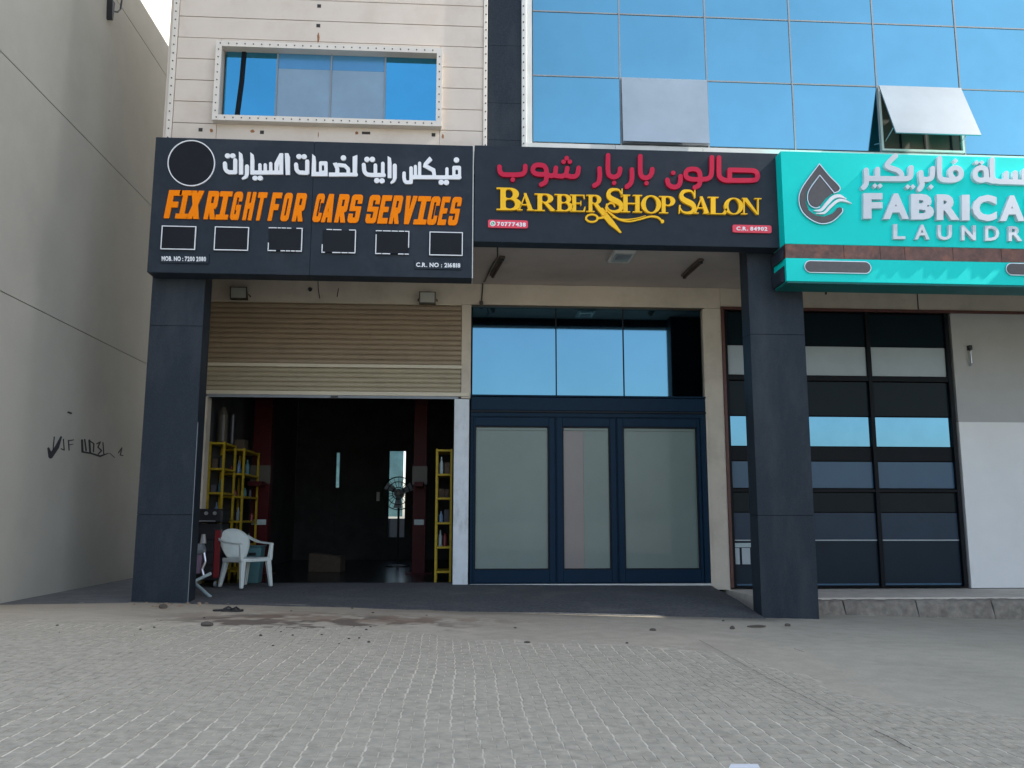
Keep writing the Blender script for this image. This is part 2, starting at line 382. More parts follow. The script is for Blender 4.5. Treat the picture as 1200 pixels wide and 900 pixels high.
cl = cl+(oil-cl)*(np.clip(st*2.2, 0, .85))[..., None]
st2 = np.exp(-((GX+1.1)/1.5)**2-((GY-10.9)/.4)**2)*sst(.4, .6, vn(GX, GY, 4.2, 12)*.6+vn(GX, GY, 17, 32)*.4)
cl = cl+(np.array((.22,.15,.10))-cl)*(np.clip(st2*1.3, 0, .75))[..., None]
cl *= (1-.42*sst(11.55, 11.9, GY+.2*(vn(GX, GY, 2.5, 21)-.5))*sst(-1.6, .2, GX)*(1-sst(4.2, 4.8, GX)))[..., None]  # ground painted darker beside the apron to subdue the sunlit strip
cl *= (1+.14*(vn(GX, GY, 1.1, 13)-.5)+.16*(vn(GX, GY, 9, 14)-.5))[..., None]
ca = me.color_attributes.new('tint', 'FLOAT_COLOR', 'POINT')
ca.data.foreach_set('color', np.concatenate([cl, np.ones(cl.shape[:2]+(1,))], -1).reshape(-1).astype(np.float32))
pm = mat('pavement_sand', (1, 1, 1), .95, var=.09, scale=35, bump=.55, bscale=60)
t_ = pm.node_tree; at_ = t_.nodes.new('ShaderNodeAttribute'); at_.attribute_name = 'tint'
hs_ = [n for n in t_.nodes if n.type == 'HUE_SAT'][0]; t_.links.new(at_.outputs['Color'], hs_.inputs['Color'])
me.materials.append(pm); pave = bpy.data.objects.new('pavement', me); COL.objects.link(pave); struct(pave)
# pavers: nearest 300 as pieces, the others in one part
LP, RP, JL, JR = .158, .098, .014, .004
cells = []
for r in range(int((10.9-3.9)/RP)):
    y = 3.9+r*RP
    for k in range(-34, 34):
        x = k*LP
        wob = .014*math.sin(k*.23+y*1.9)+.004*math.sin(y*8+k*.5)
        if r % 2 == 0: cells.append((x+.003+wob, y, LP, .0105))
        else: cells.append((x-.003+wob, y, LP/2+.002, .0065)); cells.append((x+LP/2-.001+wob, y, LP/2-.002, .0105))
def frame_px(x, y, z):
    d = Vector((x, y, z-HC)); zc = d.dot(FW); return 600+FPX*d.dot(RX)/zc, 450-FPX*d.dot(UP)/zc
def paver_geo(w_, h_, jl, c=.003):
    a, b = w_-jl, h_-JR; t = .0; z0 = -.05
    v = [(0,0,z0),(a,0,z0),(a,b,z0),(0,b,z0),(0,0,-c*.5),(a,0,-c*.5),(a,b,-c*.5),(0,b,-c*.5),(c,c,t),(a-c,c,t),(a-c,b-c,t),(c,b-c,t)]
    f = [(0,1,5,4),(1,2,6,5),(2,3,7,6),(3,0,4,7),(4,5,9,8),(5,6,10,9),(6,7,11,10),(7,4,8,11),(8,9,10,11)]
    return v, f
vis = []; rest = []
for c in cells:
    x, y, wd, jl = c; px, py = frame_px(x+wd/2, y+RP/2, gz(x))
    if py > 906 or px < -25 or px > 1225: continue
    d = float(dust(np.array([x+wd/2]), np.array([y+RP/2]))[0])
    if d > .88: continue
    (vis if py < 903 else rest).append((wd*RP/(y*y*y)*(1.6 if d < .5 else 1), x, y, wd, d, jl))
vis.sort(reverse=True); protos = {}
for i, (s_, x, y, wd, d, jl) in enumerate(vis[:300]):
    z = gz(x+wd/2)+random.uniform(-.0012, .0009)-.0005; key = round(wd, 3)
    if key not in protos:
        v, f = paver_geo(wd, RP, jl); g = MB(); g.v = [(a+x, b+y, c_+z) for a, b, c_ in v]; g.f = f
        o = obj('paver', g, M['paver'], pave, loc=(x, y, z)); protos[key] = o
    else: o = share('paver', protos[key], pave, (x, y, z))
    o.rotation_euler = (random.uniform(-.006, .006), .0295+random.uniform(-.006, .006), random.uniform(-.012, .012))
g = MB()
for s_, x, y, wd, d, jl in vis[300:]+rest:
    z = gz(x+wd/2)+random.uniform(-.0015, .0009)-.0005; v, f = paver_geo(wd, RP, jl); n = len(g.v)
    g.v += [(a+x, b+y, c_+z-.0295*(a-wd/2)) for a, b, c_ in v]; g.f += [tuple(n+q for q in h) for h in f]
o = obj('paver_field', g, M['paver'], pave); o['kind'] = 'stuff'
# apron in front of the shops, alley slab, laundry platform
ap = MB(); xs = [-4.27,-3,-1.5,0,1.5,3,4.22]; top = lambda x, t: (gz(x)+.012)*(1-t)+t*(.055-.006*max(0, x))
fr_ = lambda x: 12.09+.03*math.sin(x*3)-(.12 if x > -1 else 0)
for x in xs: ap.v += [(x, fr_(x), gz(x)-.04), (x, fr_(x), top(x, 0)), (x, 13.2, top(x, .55)), (x, YW+.3, top(x, 1)+.002)]
for i in range(len(xs)-1):
    for j in range(3): ap.f.append((i*4+j, (i+1)*4+j, (i+1)*4+j+1, i*4+j+1))
n = (len(xs)-1)*4; ap.v.append((4.22, YW+.3, gz(4.22)-.04)); ap.f.append((n, n+1, n+2, n+3, n+4))
struct(obj('apron', ap, M['apron']))
al = MB(); al.v = [(-5.7,11.35,gz(-5.7)+.006),(-4.268,12.0,gz(-4.27)+.006),(-4.268,24,.05),(-5.7,24,.09)]; al.f = [(0,1,2,3)]
struct(obj('alley_floor', al, M['alley']))
pl = struct(obj('platform', B(4.5, 23, 12.99, YW+.3, -.7, -.06), M['platform']))
kt = thing('kerb', 'row of rough grey-brown kerb stones edging the platform in front of the laundry', 'kerb', (8.5, 12.8, gz(8.5)))
x = 5.04
for i, wd in enumerate((.66,1.10,1.16,1.12,1.15,1.1,1.2)):
    g = MB(); nu, prof = 14, [(12.74,gz(x)-.12),(12.75,gz(x)-.0),(12.775,-.17),(12.80,-.115),(12.84,-.092),(12.91,-.086),(12.985,-.084)]
    for a in range(nu+1):
        for b, (yy, zz_) in enumerate(prof):
            k = 0 if a in (0, nu) else 1
            chip = .022 if (a in (0, nu) and b in (2, 3)) else 0
            g.v.append((x+.010+(wd-.02)*a/nu, yy+chip+random.uniform(-.010,.010), zz_-chip*.7+random.uniform(-.007,.007)*k))
    m_ = len(prof); g.f = [(a*m_+b, (a+1)*m_+b, (a+1)*m_+b+1, a*m_+b+1) for a in range(nu) for b in range(m_-1)]
    for a in (0, nu): g.v.append((g.v[a*m_][0], 12.985, gz(x)-.12)); g.f.append(tuple(range(a*m_, a*m_+m_))+(len(g.v)-1,))
    obj('kerb_stone', g, M['kerb'], kt); x += wd

# ============================================================ SHOP BUILDING
bd = thing('shop_building', 'shop building with cream cladding, blue mirror glass upstairs and a row of shop fronts below', 'building', (4, 13, 0))
ROOF = 11.25
def part(name, g, m, parent=bd, **k): return obj(name, g, m, parent, **k)
part('side_wall', B(-4.265,-4.20, YP+.02, 26, -.2, ROOF), M['cream'])
part('upper_core', B(-4.19, 23, YP+.12, 26, 5.3, ROOF-.02), M['signdark'])
part('roof', B(-4.27, 23.2, YP-.03, 26.1, ROOF, ROOF+.25), M['cream'])
part('ceiling', B(-4.19, 23, YP+.02, YW+.6, 5.09, 5.28), M['soffit'])
part('fascia_beam', B(-4.19, 23, YP+.03, YP+.115, 5.285, 6.48), M['signgrey'])
# cream cladding boards with shadow gaps, cut round the window
WX0, WX1, WZ0, WZ1 = -3.54, -.27, 6.73, 7.95
zs = [8.40-.332*k for k in range(7, -9, -1)]
for z0 in zs:
    z1 = z0+.332-.009
    if z1 > ROOF: z1 = ROOF-.005
    def board(a, b, c, d): part('cladding_panel', B(a, b, YP-random.uniform(0,.003), YP+.10, c, d), M['cream'], bevel=.003)
    if z0 >= WZ1 or z1 <= WZ0: board(-4.13, .335, z0, z1)
    else:
        board(-4.13, WX0+.03, z0, z1); board(WX1-.03, .335, z0, z1)
        if z1 > WZ1: board(WX0+.035, WX1-.035, WZ1-.02, z1)
        if z0 < WZ0: board(WX0+.035, WX1-.035, z0, WZ0+.02)
def trim(x0, x1, z0, z1, y, horiz, bx, name='cladding_trim', m='creamtrim', d=.05):
    t = part(name, B(x0, x1, y, y+d, z0, z1), M[m], bevel=.004)
    g = MB(); L = (x1-x0) if horiz else (z1-z0); n = int(L/.128)
    for i in range(n):
        q = (i+.5)*L/n+random.uniform(-.006,.006); cx, cz = (x0+q, bx) if horiz else (bx, z0+q)
        g.extr([(cx+.011*math.cos(a), y-.008, cz+.011*math.sin(a)) for a in [k*math.pi/3 for k in range(6)]], (0, .010, 0))
    b = obj('bolt_row', g, M['bolt'], t); b['kind'] = 'stuff'; return t
trim(-4.215,-4.135, 6.3, ROOF-.01, YP-.03, False, -4.175)
trim(.338, .395, 6.3, ROOF-.01, YP-.05, False, .372)
for p in ((374,7),(373,30),(235,152),(307,155),(508,158)):
    q = onY(*p, YP-.004); part('fixing_hole', B(q.x-.028, q.x+.028, YP-.006, YP+.0, q.z-.026, q.z+.026), M['bolt'])
q = onY(429,156,YP); part('fixing_hole', B(q.x-.06, q.x+.06, YP-.006, YP, q.z-.02, q.z+.02), M['bolt'])
for p, a, b in (((373,44),.02,.10),((248,153),.03,.035),((296,154),.035,.03),((418,156),.03,.03),((519,160),.02,.04),((373,158),.008,.05)):
    q = onY(*p, YP); part('rust_mark', MB().extr([(q.x+a*math.cos(t)*random.uniform(.6,1), YP-.0046, q.z+b*math.sin(t)*random.uniform(.6,1)) for t in np.linspace(0, 5.7, 11)], (0,.001,0)), M['rust'])
# upper window
uw = part('window', B(WX0+.03, WX1-.03, YP+.112, YP+.118, WZ0+.03, WZ1-.03), M['signdark']); uw['label'] = 'wide upstairs window of four blue panes in a bolted cream frame'
def frame4(x0, x1, z0, z1, w_, y0, y1, m, parent, name='window_frame'):
    g = MB(); g.box(x0, x1, y0, y1, z0, z0+w_).box(x0, x1, y0, y1, z1-w_, z1).box(x0, x0+w_, y0+.0, y1, z0+w_, z1-w_).box(x1-w_, x1, y0+.0, y1, z0+w_, z1-w_)
    return obj(name, g, m, parent)
frame4(WX0, WX1, WZ0, WZ1, .082, YP-.14, YP+.112, M['creamtrim'], uw)
g = MB()
for x in np.arange(WX0+.06, WX1-.03, .118):
    for z in (WZ0+.04, WZ1-.04): g.extr([(x+.010*math.cos(a), YP-.148, z+.010*math.sin(a)) for a in [k*math.pi/3 for k in range(6)]], (0,.012,0))
for z in np.arange(WZ0+.14, WZ1-.08, .118):
    for x in (WX0+.04, WX1-.04): g.extr([(x+.010*math.cos(a), YP-.148, z+.010*math.sin(a)) for a in [k*math.pi/3 for k in range(6)]], (0,.012,0))
b_ = obj('bolt_row', g, M['bolt'], uw); b_['kind'] = 'stuff'
X4 = [onY(x, 100, YP).x for x in (262, 324, 387.5, 451, 515)]
for i in range(4):
    a, b = X4[i]+.012, X4[i+1]-.012
    if i in (1, 2):
        obj('pane', B(a, b, YP+.02, YP+.03, WZ0+.082, 7.63), M['film'], uw); obj('pane', B(a, b, YP+.021, YP+.031, 7.632, WZ1-.082), M['filmband'], uw)
    else: obj('pane', B(a, b, YP+.02, YP+.03, WZ0+.082, WZ1-.082), M['deepblue'], uw)
    if i: obj('mullion', B(X4[i]-.011, X4[i]+.011, YP+.005, YP+.035, WZ0+.083, WZ1-.083), M['mullion'], uw)
g = MB(); 
for k in range(2): g.tube([(X4[0]+.19+.03*k, YP+.016, WZ0+.085), (X4[0]+.235+.03*k, YP+.016, 7.4), (X4[0]+.25+.03*k, YP+.016, WZ1-.085)], .022, 6)
obj('cord', g, M['navyd'], uw)
# dark column strip between the two facades
for z0 in (5.3, 6.62, 7.20, 8.12, 9.05, 9.98): 
    z1 = {5.3:6.615, 6.62:7.195, 7.2:8.115, 8.12:9.045, 9.05:9.975, 9.98:ROOF-.01}[z0]
    part('granite_slab', B(.40, .905, YP+.02, YP+.11, z0, z1), M['granite'])
# curtain wall
cw = part('curtain_wall', B(.99, 22.9, YP+.06, YP+.11, 6.53, ROOF-.02), M['mullion']); cw['label'] = 'curtain wall of square blue mirror panes above the barber and laundry signs'
trim(.908, .975, 6.48, ROOF-.01, YP-.04, False, .935, 'edge_trim', 'whiteal', .14)
part('edge_trim', B(.977, 1.065, YP-.005, YP+.10, 6.575, ROOF-.01), M['whiteal'])
for k in range(16): 
    a = .977+k*1.32; part('sill_panel', B(a+.003, a+1.317, YP-.02, YP+.10, 6.45, 6.572), M['whiteal'])
cx = [1.07+1.325*k for k in range(17)]; cz = [6.60, 7.655, 8.70, 9.745, 10.79, ROOF-.02]; opened = {(1, 0), (4, 0)}
for i in range(16):
    for j in range(5):
        if (i, j) in opened: continue
        tl = [random.uniform(-.0012,.0012) for _ in range(4)]; a, b, c, d = cx[i]+.011, cx[i+1]-.011, cz[j]+.011, cz[j+1]-.011
        y = YP+.02
        obj('pane', MB().hexa([(a,y+tl[0],c),(b,y+tl[1],c),(b,y+.012,c),(a,y+.012,c),(a,y+tl[2],d),(b,y+tl[3],d),(b,y+.012,d),(a,y+.012,d)]), M['curtain'], cw)
for i in range(1, 16): obj('mullion', B(cx[i]-.0105, cx[i]+.0105, YP+.008, YP+.055, 6.578, ROOF-.03), M['mullion'], cw)
for j in range(1, 5):
    g = MB()
    for i in range(16): g.box(cx[i]+.0115, cx[i+1]-.0115, YP+.010, YP+.055, cz[j]-.010, cz[j]+.010)
    obj('transom', g, M['mullion'], cw)
def vent(i, out, label):
    a, b, zt, zb = cx[i]+.014, cx[i+1]-.014, cz[1]-.012, cz[0]+.014; H = zt-zb; ang = math.asin(out/H)
    v = part('vent_window', frame_mesh(a, b, zb, zt, .03, YP-.005, YP+.055), M['whiteal'] if out > .1 else M['mullion']); v['label'] = label
    if out > .1:
        obj('reveal', B(a+.031, b-.031, YP+.04, YP+.058, zb+.031, zt-.031), M['lampbody'], v)
        for x in (a+.30, a+.68, b-.2): obj('inner_bar', B(x, x+.025, YP+.02, YP+.038, zb+.032, zt-.4), M['blackfr'], v)
        obj('stay', MB().tube([(b-.06, YP, zb+.15), (b-.05, YP-out*.7, zb+.24)], .008, 6), M['chrome'], v)
        obj('stay', MB().tube([(a+.06, YP, zb+.15), (a+.05, YP-out*.7, zb+.24)], .008, 6), M['chrome'], v)
    c, s = math.cos(ang), math.sin(ang); P = lambda t, dd: (YP-.012-t*s-dd*c, zt-t*c+dd*s)
    pts = []
    for t in (0, H):
        for dd in (0, .022):
            for x in (a, b): pts.append((x, *P(t, dd)))
    q = pts; obj('pane', MB().hexa([q[4], q[5], q[7], q[6], q[0], q[1], q[3], q[2]]), M['vent'] if out > .1 else M['vent_pale'], v)
def frame_mesh(x0, x1, z0, z1, w_, y0, y1):
    g = MB(); g.box(x0, x1, y0, y1, z0, z0+w_).box(x0, x1, y0, y1, z1-w_, z1).box(x0, x0+w_, y0, y1, z0+w_, z1-w_).box(x1-w_, x1, y0, y1, z0+w_, z1-w_); return g
vent(1, .045, 'pale vent window set almost shut in the blue glass'); vent(4, .40, 'pale top-hung vent window propped open, showing bars and a dark gap')
# pillars
def pillar(x0, x1, xs, label):
    p = part('pillar', B(x0+.012, x1-.012, YP+.012, YP+.33, gz(x0)-.2, 5.085), M['blackfr']); p['label'] = label
    zz = [gz(x0)-.15, 1.148, 3.744, 5.084]
    for a, b in zip(zz, zz[1:]):
        obj('granite_slab', B(x0, x1, YP, YP+.34, a+.002, b-.002), M['granite'], p, bevel=.003)
    return p
pillar(-4.27, -3.545, None, 'left granite pillar beside the alley'); pillar(4.225, 5.035, None, 'right granite pillar between barber shop and laundry')
obj('edge_strip', B(-3.543,-3.536, YP+.005, YP+.02, gz(-3.5), 2.4), M['mullion'], bd)
q = onY(237,470,YW-.3); q2 = onY(234,590,YW-.3); obj('downpipe', MB().tube([(q.x,YW-.3,3.2),(q.x,YW-.3,.03)], .032, 10), M['jamb'], bd)
# shop walls on the recessed line
part('wall', B(-4.19, 4.56, YW, YW+.2, 4.725, 5.085), M['wall']); part('wall', B(4.565, 22.9, YW, YW+.2, 4.76, 5.085), M['wall'])
part('wall', B(-4.19,-4.155, YW, YW+.2, 0, 4.72), M['wall']); part('wall', B(.066, .225, YW, YW+.2, 3.10, 4.72), M['wall'])
part('jamb', B(-.045, .205, YW-.03, YW+.2, .0, 3.085), M['jamb'], bevel=.006); part('jamb', B(-4.15,-4.10, YW-.03, YW+.2, .0, 3.085), M['wall'])
part('wall', B(4.275, 4.562, YW, YW+.2, -.06, 4.72), M['wall']); part('reveal', B(4.235, 4.273, YW-.02, YW+.15, .0, 4.70), M['wall'])
part('wall_lit', B(8.70, 22.9, YW-.01, YW+.2, -.05, 2.768), M['white']); part('wall_shaded', B(8.70, 22.9, YW, YW+.2, 2.771, 4.755), M['whiteshade'])  # one white wall: shade over its upper half painted as a greyer tone
part('wall_base', B(8.66, 22.9, YW-.018, YW+.1, -.062, -.052), M['blackfr'])
q = onY(1135, 412, YW); part('wall_handle', MB().tube([(q.x, YW-.02, q.z+.02), (q.x, YW-.06, q.z), (q.x, YW-.06, q.z-.22), (q.x, YW-.02, q.z-.25)], .018, 8), M['chrome'])
part('wall_hook', B(q.x-.025, q.x+.025, YW-.08, YW-.002, q.z+.02, q.z+.10), M['black'])
q = onY(1075, 350, YW); part('conduit', MB().tube([(q.x, YW-.01, 4.765), (q.x, YW-.01, 5.07)], .008, 6), M['cable'])
# roller shutter
sh = part('roller_shutter', B(-4.15, .06, YW+.05, YW+.06, 3.12, 4.72), M['shutter']); sh['label'] = 'half raised brown roller shutter over the garage opening'
def slat_geo(x0, x1, z, h):
    prof = [(0,0),(-.012,.006),(-.022,h*.3),(-.022,h*.62),(-.008,h*.9),(.0,h*.97)]
    g = MB(); n = len(prof)
    g.v = [(x, YW+.04+a, z+b) for x in (x0, x1) for a, b in prof]
    g.f = [(i, i+1, n+i+1, n+i) for i in range(n-1)]; return g
src = None; P_ = (4.705-3.665)/12
for k in range(12):
    z = 3.665+k*P_
    if src is None: src = obj('slat', slat_geo(-4.15, .06, z, P_), M['shutter'], sh, loc=(0, YW, z))
    else: share('slat', src, sh, (0, YW, z))
src = None; P2 = (3.60-3.20)/5
for k in range(5):
    z = 3.20+k*P2
    if src is None: src = obj('slat', slat_geo(-4.15, .06, z, P2), M['shutter2'], sh, loc=(0, YW, z))
    else: share('slat', src, sh, (0, YW, z))
obj('shutter_rail', B(-4.17, .07, YW-.015, YW+.045, 3.603, 3.66), M['rail'], sh, bevel=.004)
obj('shutter_rail', B(-4.17, .20, YW-.02, YW+.045, 3.13, 3.195), M['rail'], sh, bevel=.004)
obj('bottom_bar', B(-4.12, .02, YW-.005, YW+.04, 3.085, 3.128), M['mullion'], sh); obj('top_rail', B(-4.15, .06, YW-.012, YW+.03, 4.702, 4.722), M['rail'], sh)
obj('latch', B(-2.1,-1.98, YW-.02, YW-.006, 3.09, 3.12), M['black'], sh)
# barber shop front
bf = part('barber_shopfront', B(.23, 4.233, YW+.12, YW+.15, .02, 4.715), M['blackfr']); bf['label'] = 'navy framed barber shop front with blue transom glass and frosted doors'
bx = [.245, onY(652,400,YW).x, onY(731,400,YW).x, 4.225]
for i in range(3): obj('transom_pane', B(bx[i]+.01, bx[i+1]-.01, YW+.06, YW+.07, 3.165, 4.69), M['transom'], bf)
for i in (1, 2): obj('mullion', B(bx[i]-.010, bx[i]+.010, YW+.045, YW+.075, 3.165, 4.69), M['navyd'], bf)
obj('top_trim', B(.235, 4.23, YW+.0, YW+.08, 4.692, 4.715), M['lampbody'], bf)
obj('header', B(.235, 4.23, YW-.03, YW+.10, 2.90, 3.13), M['navy'], bf, bevel=.008); obj('header_lip', B(.23, 4.232, YW-.06, YW+.05, 3.132, 3.16), M['navy'], bf, bevel=.004)
obj('header_lip', B(.23, 4.232, YW-.045, YW+.05, 2.868, 2.897), M['navyd'], bf)
dz0, dz1 = .30, 2.70
dx = [(onY(556,600,YW).x, onY(644,600,YW).x), (onY(660,600,YW).x, onY(716.5,600,YW).x), (onY(732,600,YW).x, onY(820,600,YW).x)]
# outer frame pieces
obj('door_frame', B(.235, 4.23, YW-.01, YW+.09, 2.80, 2.866), M['navy'], bf); obj('door_frame', B(.235, dx[0][0]-.04, YW-.01, YW+.09, .045, 2.798), M['navy'], bf)
obj('door_frame', B(dx[2][1]+.06, 4.23, YW-.01, YW+.09, .045, 2.798), M['navy'], bf); obj('threshold', B(.235, 4.23, YW-.03, YW+.09, .012, .043), M['whiteal'], bf)
dzb = onY(600, 668, YW).z; dzt = onY(600, 499, YW).z
for i, (a, b) in enumerate(dx):
    l_ = dx[0][0]-.038 if i == 0 else (dx[i-1][1]+a)/2+.004
    r_ = dx[2][1]+.058 if i == 2 else (b+dx[i+1][0])/2-.004
    d_ = obj('door_leaf', frame_mesh(l_, r_, .05, 2.795, .01, YW+.005, YW+.07), M['navy'], bf)
    for (x0, x1, z0, z1) in ((l_+.012, a-.0, .062, 2.783), (b, r_-.012, .062, 2.783), (a+.001, b-.001, .062, dzb), (a+.001, b-.001, dzt, 2.783)):
        obj('door_rail', B(x0, x1, YW+.012, YW+.065, z0, z1), M['navy'], d_, bevel=.004)
    obj('glazing_bead', frame_mesh(a, b, dzb, dzt, .018, YW+.03, YW+.095), M['navyd'], d_)
    xm = a+.02+(.42 if i == 1 else 0)*(b-a)
    obj('frosted_pane', B(xm, b-.02, YW+.075, YW+.085, dzb+.02, dzt-.02), M['frost'], d_)
    if i == 1: p_ = obj('frosted_pane', B(a+.02, xm-.002, YW+.0755, YW+.0855, dzb+.02, dzt-.02), M['frostp'], d_); p_['label'] = 'pinkish left strip of the middle pane'
    obj('blind_roll', B(a+.03, b-.03, YW+.05, YW+.07, dzt-.065, dzt-.035), M['frost'], d_)
# laundry shop front
lf = part('laundry_shopfront', B(4.60, 8.66, YW+.12, YW+.15, -.04, 4.74), M['blackfr']); lf['label'] = 'black framed laundry glazing with its reflections painted as horizontal bands'
obj('red_frame', B(4.565, 4.612, YW-.03, YW+.1, -.03, 4.70), M['redfr'], lf); obj('red_frame', B(4.565, 22.9, YW-.03, YW+.1, 4.702, 4.752), M['redfr'], lf)
Z = lambda y: onY(1020, y, YW).z
lx = [(4.615, 5.83, 4.70), (5.86, None, None)]
cols = [4.63, 5.905, onY(1018,440,YW).x-.02, 8.60]; cols = [4.63, 5.90, 7.18, 8.62]
rows = [(Z(687), Z(577)), (Z(573), Z(447)), (Z(440.5), Z(367))]
strips = [[(Z(687),Z(634),'strip_low'),(Z(632),Z(601),'strip_slate'),(Z(600),Z(577.5),'lglass')],
          [(Z(572),Z(541),'strip_steel'),(Z(540),Z(524),'blackfr'),(Z(523),Z(488.5),'strip_blue'),(Z(487),Z(447.5),'lglass')],
          [(Z(440),Z(406),'strip_grey'),(Z(405),Z(367.5),'lglass')]]
for x in cols: obj('post', B(x-.035, x+.035, YW+.0, YW+.11, -.035, 4.698), M['blackfr'], lf, bevel=.004)
for j, (a, b) in enumerate(((-.035, Z(687.5)), (Z(576.5), Z(573.5)), (Z(446.5), Z(441)), (Z(366), 4.698))):
    for i in range(3): obj('crossbar', B(cols[i]+.036, cols[i+1]-.036, YW+.012, YW+.10, a, b), M['blackfr'], lf)
for i in range(3):
    for j in range(3):
        for a, b, mm in strips[j]:
            obj('reflection_band', B(cols[i]+.04, cols[i+1]-.04, YW+.06, YW+.07, a+.002, b-.002), M[mm], lf)  # reflections in the panes painted as coloured bands
    obj('reflection_edge', B(cols[i]+.04, cols[i+1]-.04, YW+.05, YW+.058, Z(633.8), Z(632.4)), M['strip_grey'], lf)
    obj('reflection_edge', B(cols[i]+.06, cols[i+1]-.06, YW+.05, YW+.058, Z(686), Z(684)), M['strip_steel'], lf)
g = onY(863, 640, YW); nt_ = obj('notice', B(g.x-.05, g.x+.26, YW+.035, YW+.045, g.z-.02, g.z+.05), M['pale'], lf)
obj('notice', B(g.x-.04, g.x+.06, YW+.035, YW+.045, g.z-.30, g.z-.03), M['strip_grey'], lf); obj('notice', B(g.x+.10, g.x+.24, YW+.035, YW+.045, g.z-.30, g.z-.03), M['strip_grey'], lf)
# garage room behind the opening
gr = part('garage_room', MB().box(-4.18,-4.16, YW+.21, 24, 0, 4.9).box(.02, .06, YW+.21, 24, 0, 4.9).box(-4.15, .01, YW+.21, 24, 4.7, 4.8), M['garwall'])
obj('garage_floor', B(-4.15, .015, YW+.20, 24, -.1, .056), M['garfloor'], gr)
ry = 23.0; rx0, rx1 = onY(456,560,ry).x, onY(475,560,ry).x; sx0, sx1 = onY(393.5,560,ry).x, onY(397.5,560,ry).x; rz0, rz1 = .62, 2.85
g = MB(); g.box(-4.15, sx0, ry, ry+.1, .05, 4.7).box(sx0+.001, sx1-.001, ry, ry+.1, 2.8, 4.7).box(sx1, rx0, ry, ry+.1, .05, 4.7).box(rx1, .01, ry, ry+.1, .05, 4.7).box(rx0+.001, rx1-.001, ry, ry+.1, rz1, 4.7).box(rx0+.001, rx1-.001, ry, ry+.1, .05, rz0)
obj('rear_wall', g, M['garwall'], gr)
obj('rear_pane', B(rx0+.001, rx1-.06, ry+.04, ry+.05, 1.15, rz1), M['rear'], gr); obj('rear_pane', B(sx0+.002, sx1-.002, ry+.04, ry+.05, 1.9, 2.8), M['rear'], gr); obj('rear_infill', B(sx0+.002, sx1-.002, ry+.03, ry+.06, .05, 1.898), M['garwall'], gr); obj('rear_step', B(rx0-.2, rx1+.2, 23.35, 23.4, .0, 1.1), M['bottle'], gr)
part('back_wall', B(-4.19, 22.9, 25.9, 26, 5.0, 5.29), M['cream'])
part('shop_core', B(.09, 22.9, YW+.22, 25.8, -.1, 4.9), M['signdark'])
part('side_wall', B(23.01, 23.1, YP+.02, 26, -1, ROOF-.01), M['cream'])
part('shade_wing', B(13.4, 18.5, 10.0, YP-.03, -1, 10.1), M['cream'])  # wing added out of view to shade the ground by the kerb
# things fixed on the building
def flood(px, py, w_, label):
    q = onY(px, py, YW-.12); t = thing('floodlight', label, 'floodlight', (q.x, YW, q.z), 'floodlights over the roller shutter')
    y = YW-.14; hw = w_/2
    obj('housing', MB().hexa([(q.x-hw,y-.02,q.z-.11),(q.x+hw,y-.02,q.z-.11),(q.x+hw,y+.07,q.z-.11),(q.x-hw,y+.07,q.z-.11),(q.x-hw,y-.05,q.z+.09),(q.x+hw,y-.05,q.z+.09),(q.x+hw*.8,y+.07,q.z+.08),(q.x-hw*.8,y+.07,q.z+.08)]), M['lampbody'], t)
    k = .86
    obj('lens', MB().hexa([(q.x-hw*k,y-.03,q.z-.09),(q.x+hw*k,y-.03,q.z-.09),(q.x+hw*k,y+.0,q.z-.09),(q.x-hw*k,y+.0,q.z-.09),(q.x-hw*k,y-.056,q.z+.075),(q.x+hw*k,y-.056,q.z+.075),(q.x+hw*k,y-.04,q.z+.075),(q.x-hw*k,y-.04,q.z+.075)]), M['lamp'], t)
    obj('bracket', MB().tube([(q.x-hw-.01,y+.02,q.z-.02),(q.x-hw-.02,y+.06,q.z-.03),(q.x-hw-.02,YW-.001,q.z-.03)], .008, 6), M['lampbody'], t)
    obj('bracket', MB().tube([(q.x+hw+.01,y+.02,q.z-.02),(q.x+hw+.02,y+.06,q.z-.03),(q.x+hw+.02,YW-.001,q.z-.03)], .008, 6), M['lampbody'], t)
flood(280.5, 343.5, .28, 'small square floodlight on the wall above the left end of the shutter'); flood(501, 349, .28, 'small square floodlight on the wall above the right end of the shutter')
CE = 5.09
def tube_lamp(a, b, label, name='tube_lamp'):
    A = onZ(*a, CE-.05); Bq = onZ(*b, CE-.05); t = thing(name, label, 'lamp', ((A.x+Bq.x)/2, (A.y+Bq.y)/2, CE), 'strip lamps under the ceiling')
    d = (Bq-A).normalized(); s = d.cross(Vector((0,0,1)))*.045
    obj('body', MB().hexa([A-s, A+s, Bq+s, Bq-s, A-s+Vector((0,0,.048)), A+s+Vector((0,0,.048)), Bq+s+Vector((0,0,.048)), Bq-s+Vector((0,0,.048))]), M['tube'], t, bevel=.012)
    obj('tube', MB().tube([A+d*.03-Vector((0,0,.02)), Bq-d*.03-Vector((0,0,.02))], .018, 8), M['cardboard'], t)
    for e in (A+d*.02, Bq-d*.05): obj('end_cap', B(e.x-.025, e.x+.025, e.y-.02, e.y+.02, CE-.085, CE-.052), M['black'], t)
tube_lamp((822,306), (801,325), 'brown strip lamp alone on the ceiling towards the right pillar')
tube_lamp((589,303), (577,324), 'short brown strip lamp with trailing cable on the ceiling by the garage sign')
q = onZ(728, 299, CE); t = thing('ceiling_lamp', 'square white box lamp set on the ceiling above the barber shop transom', 'lamp', (q.x, q.y, CE))
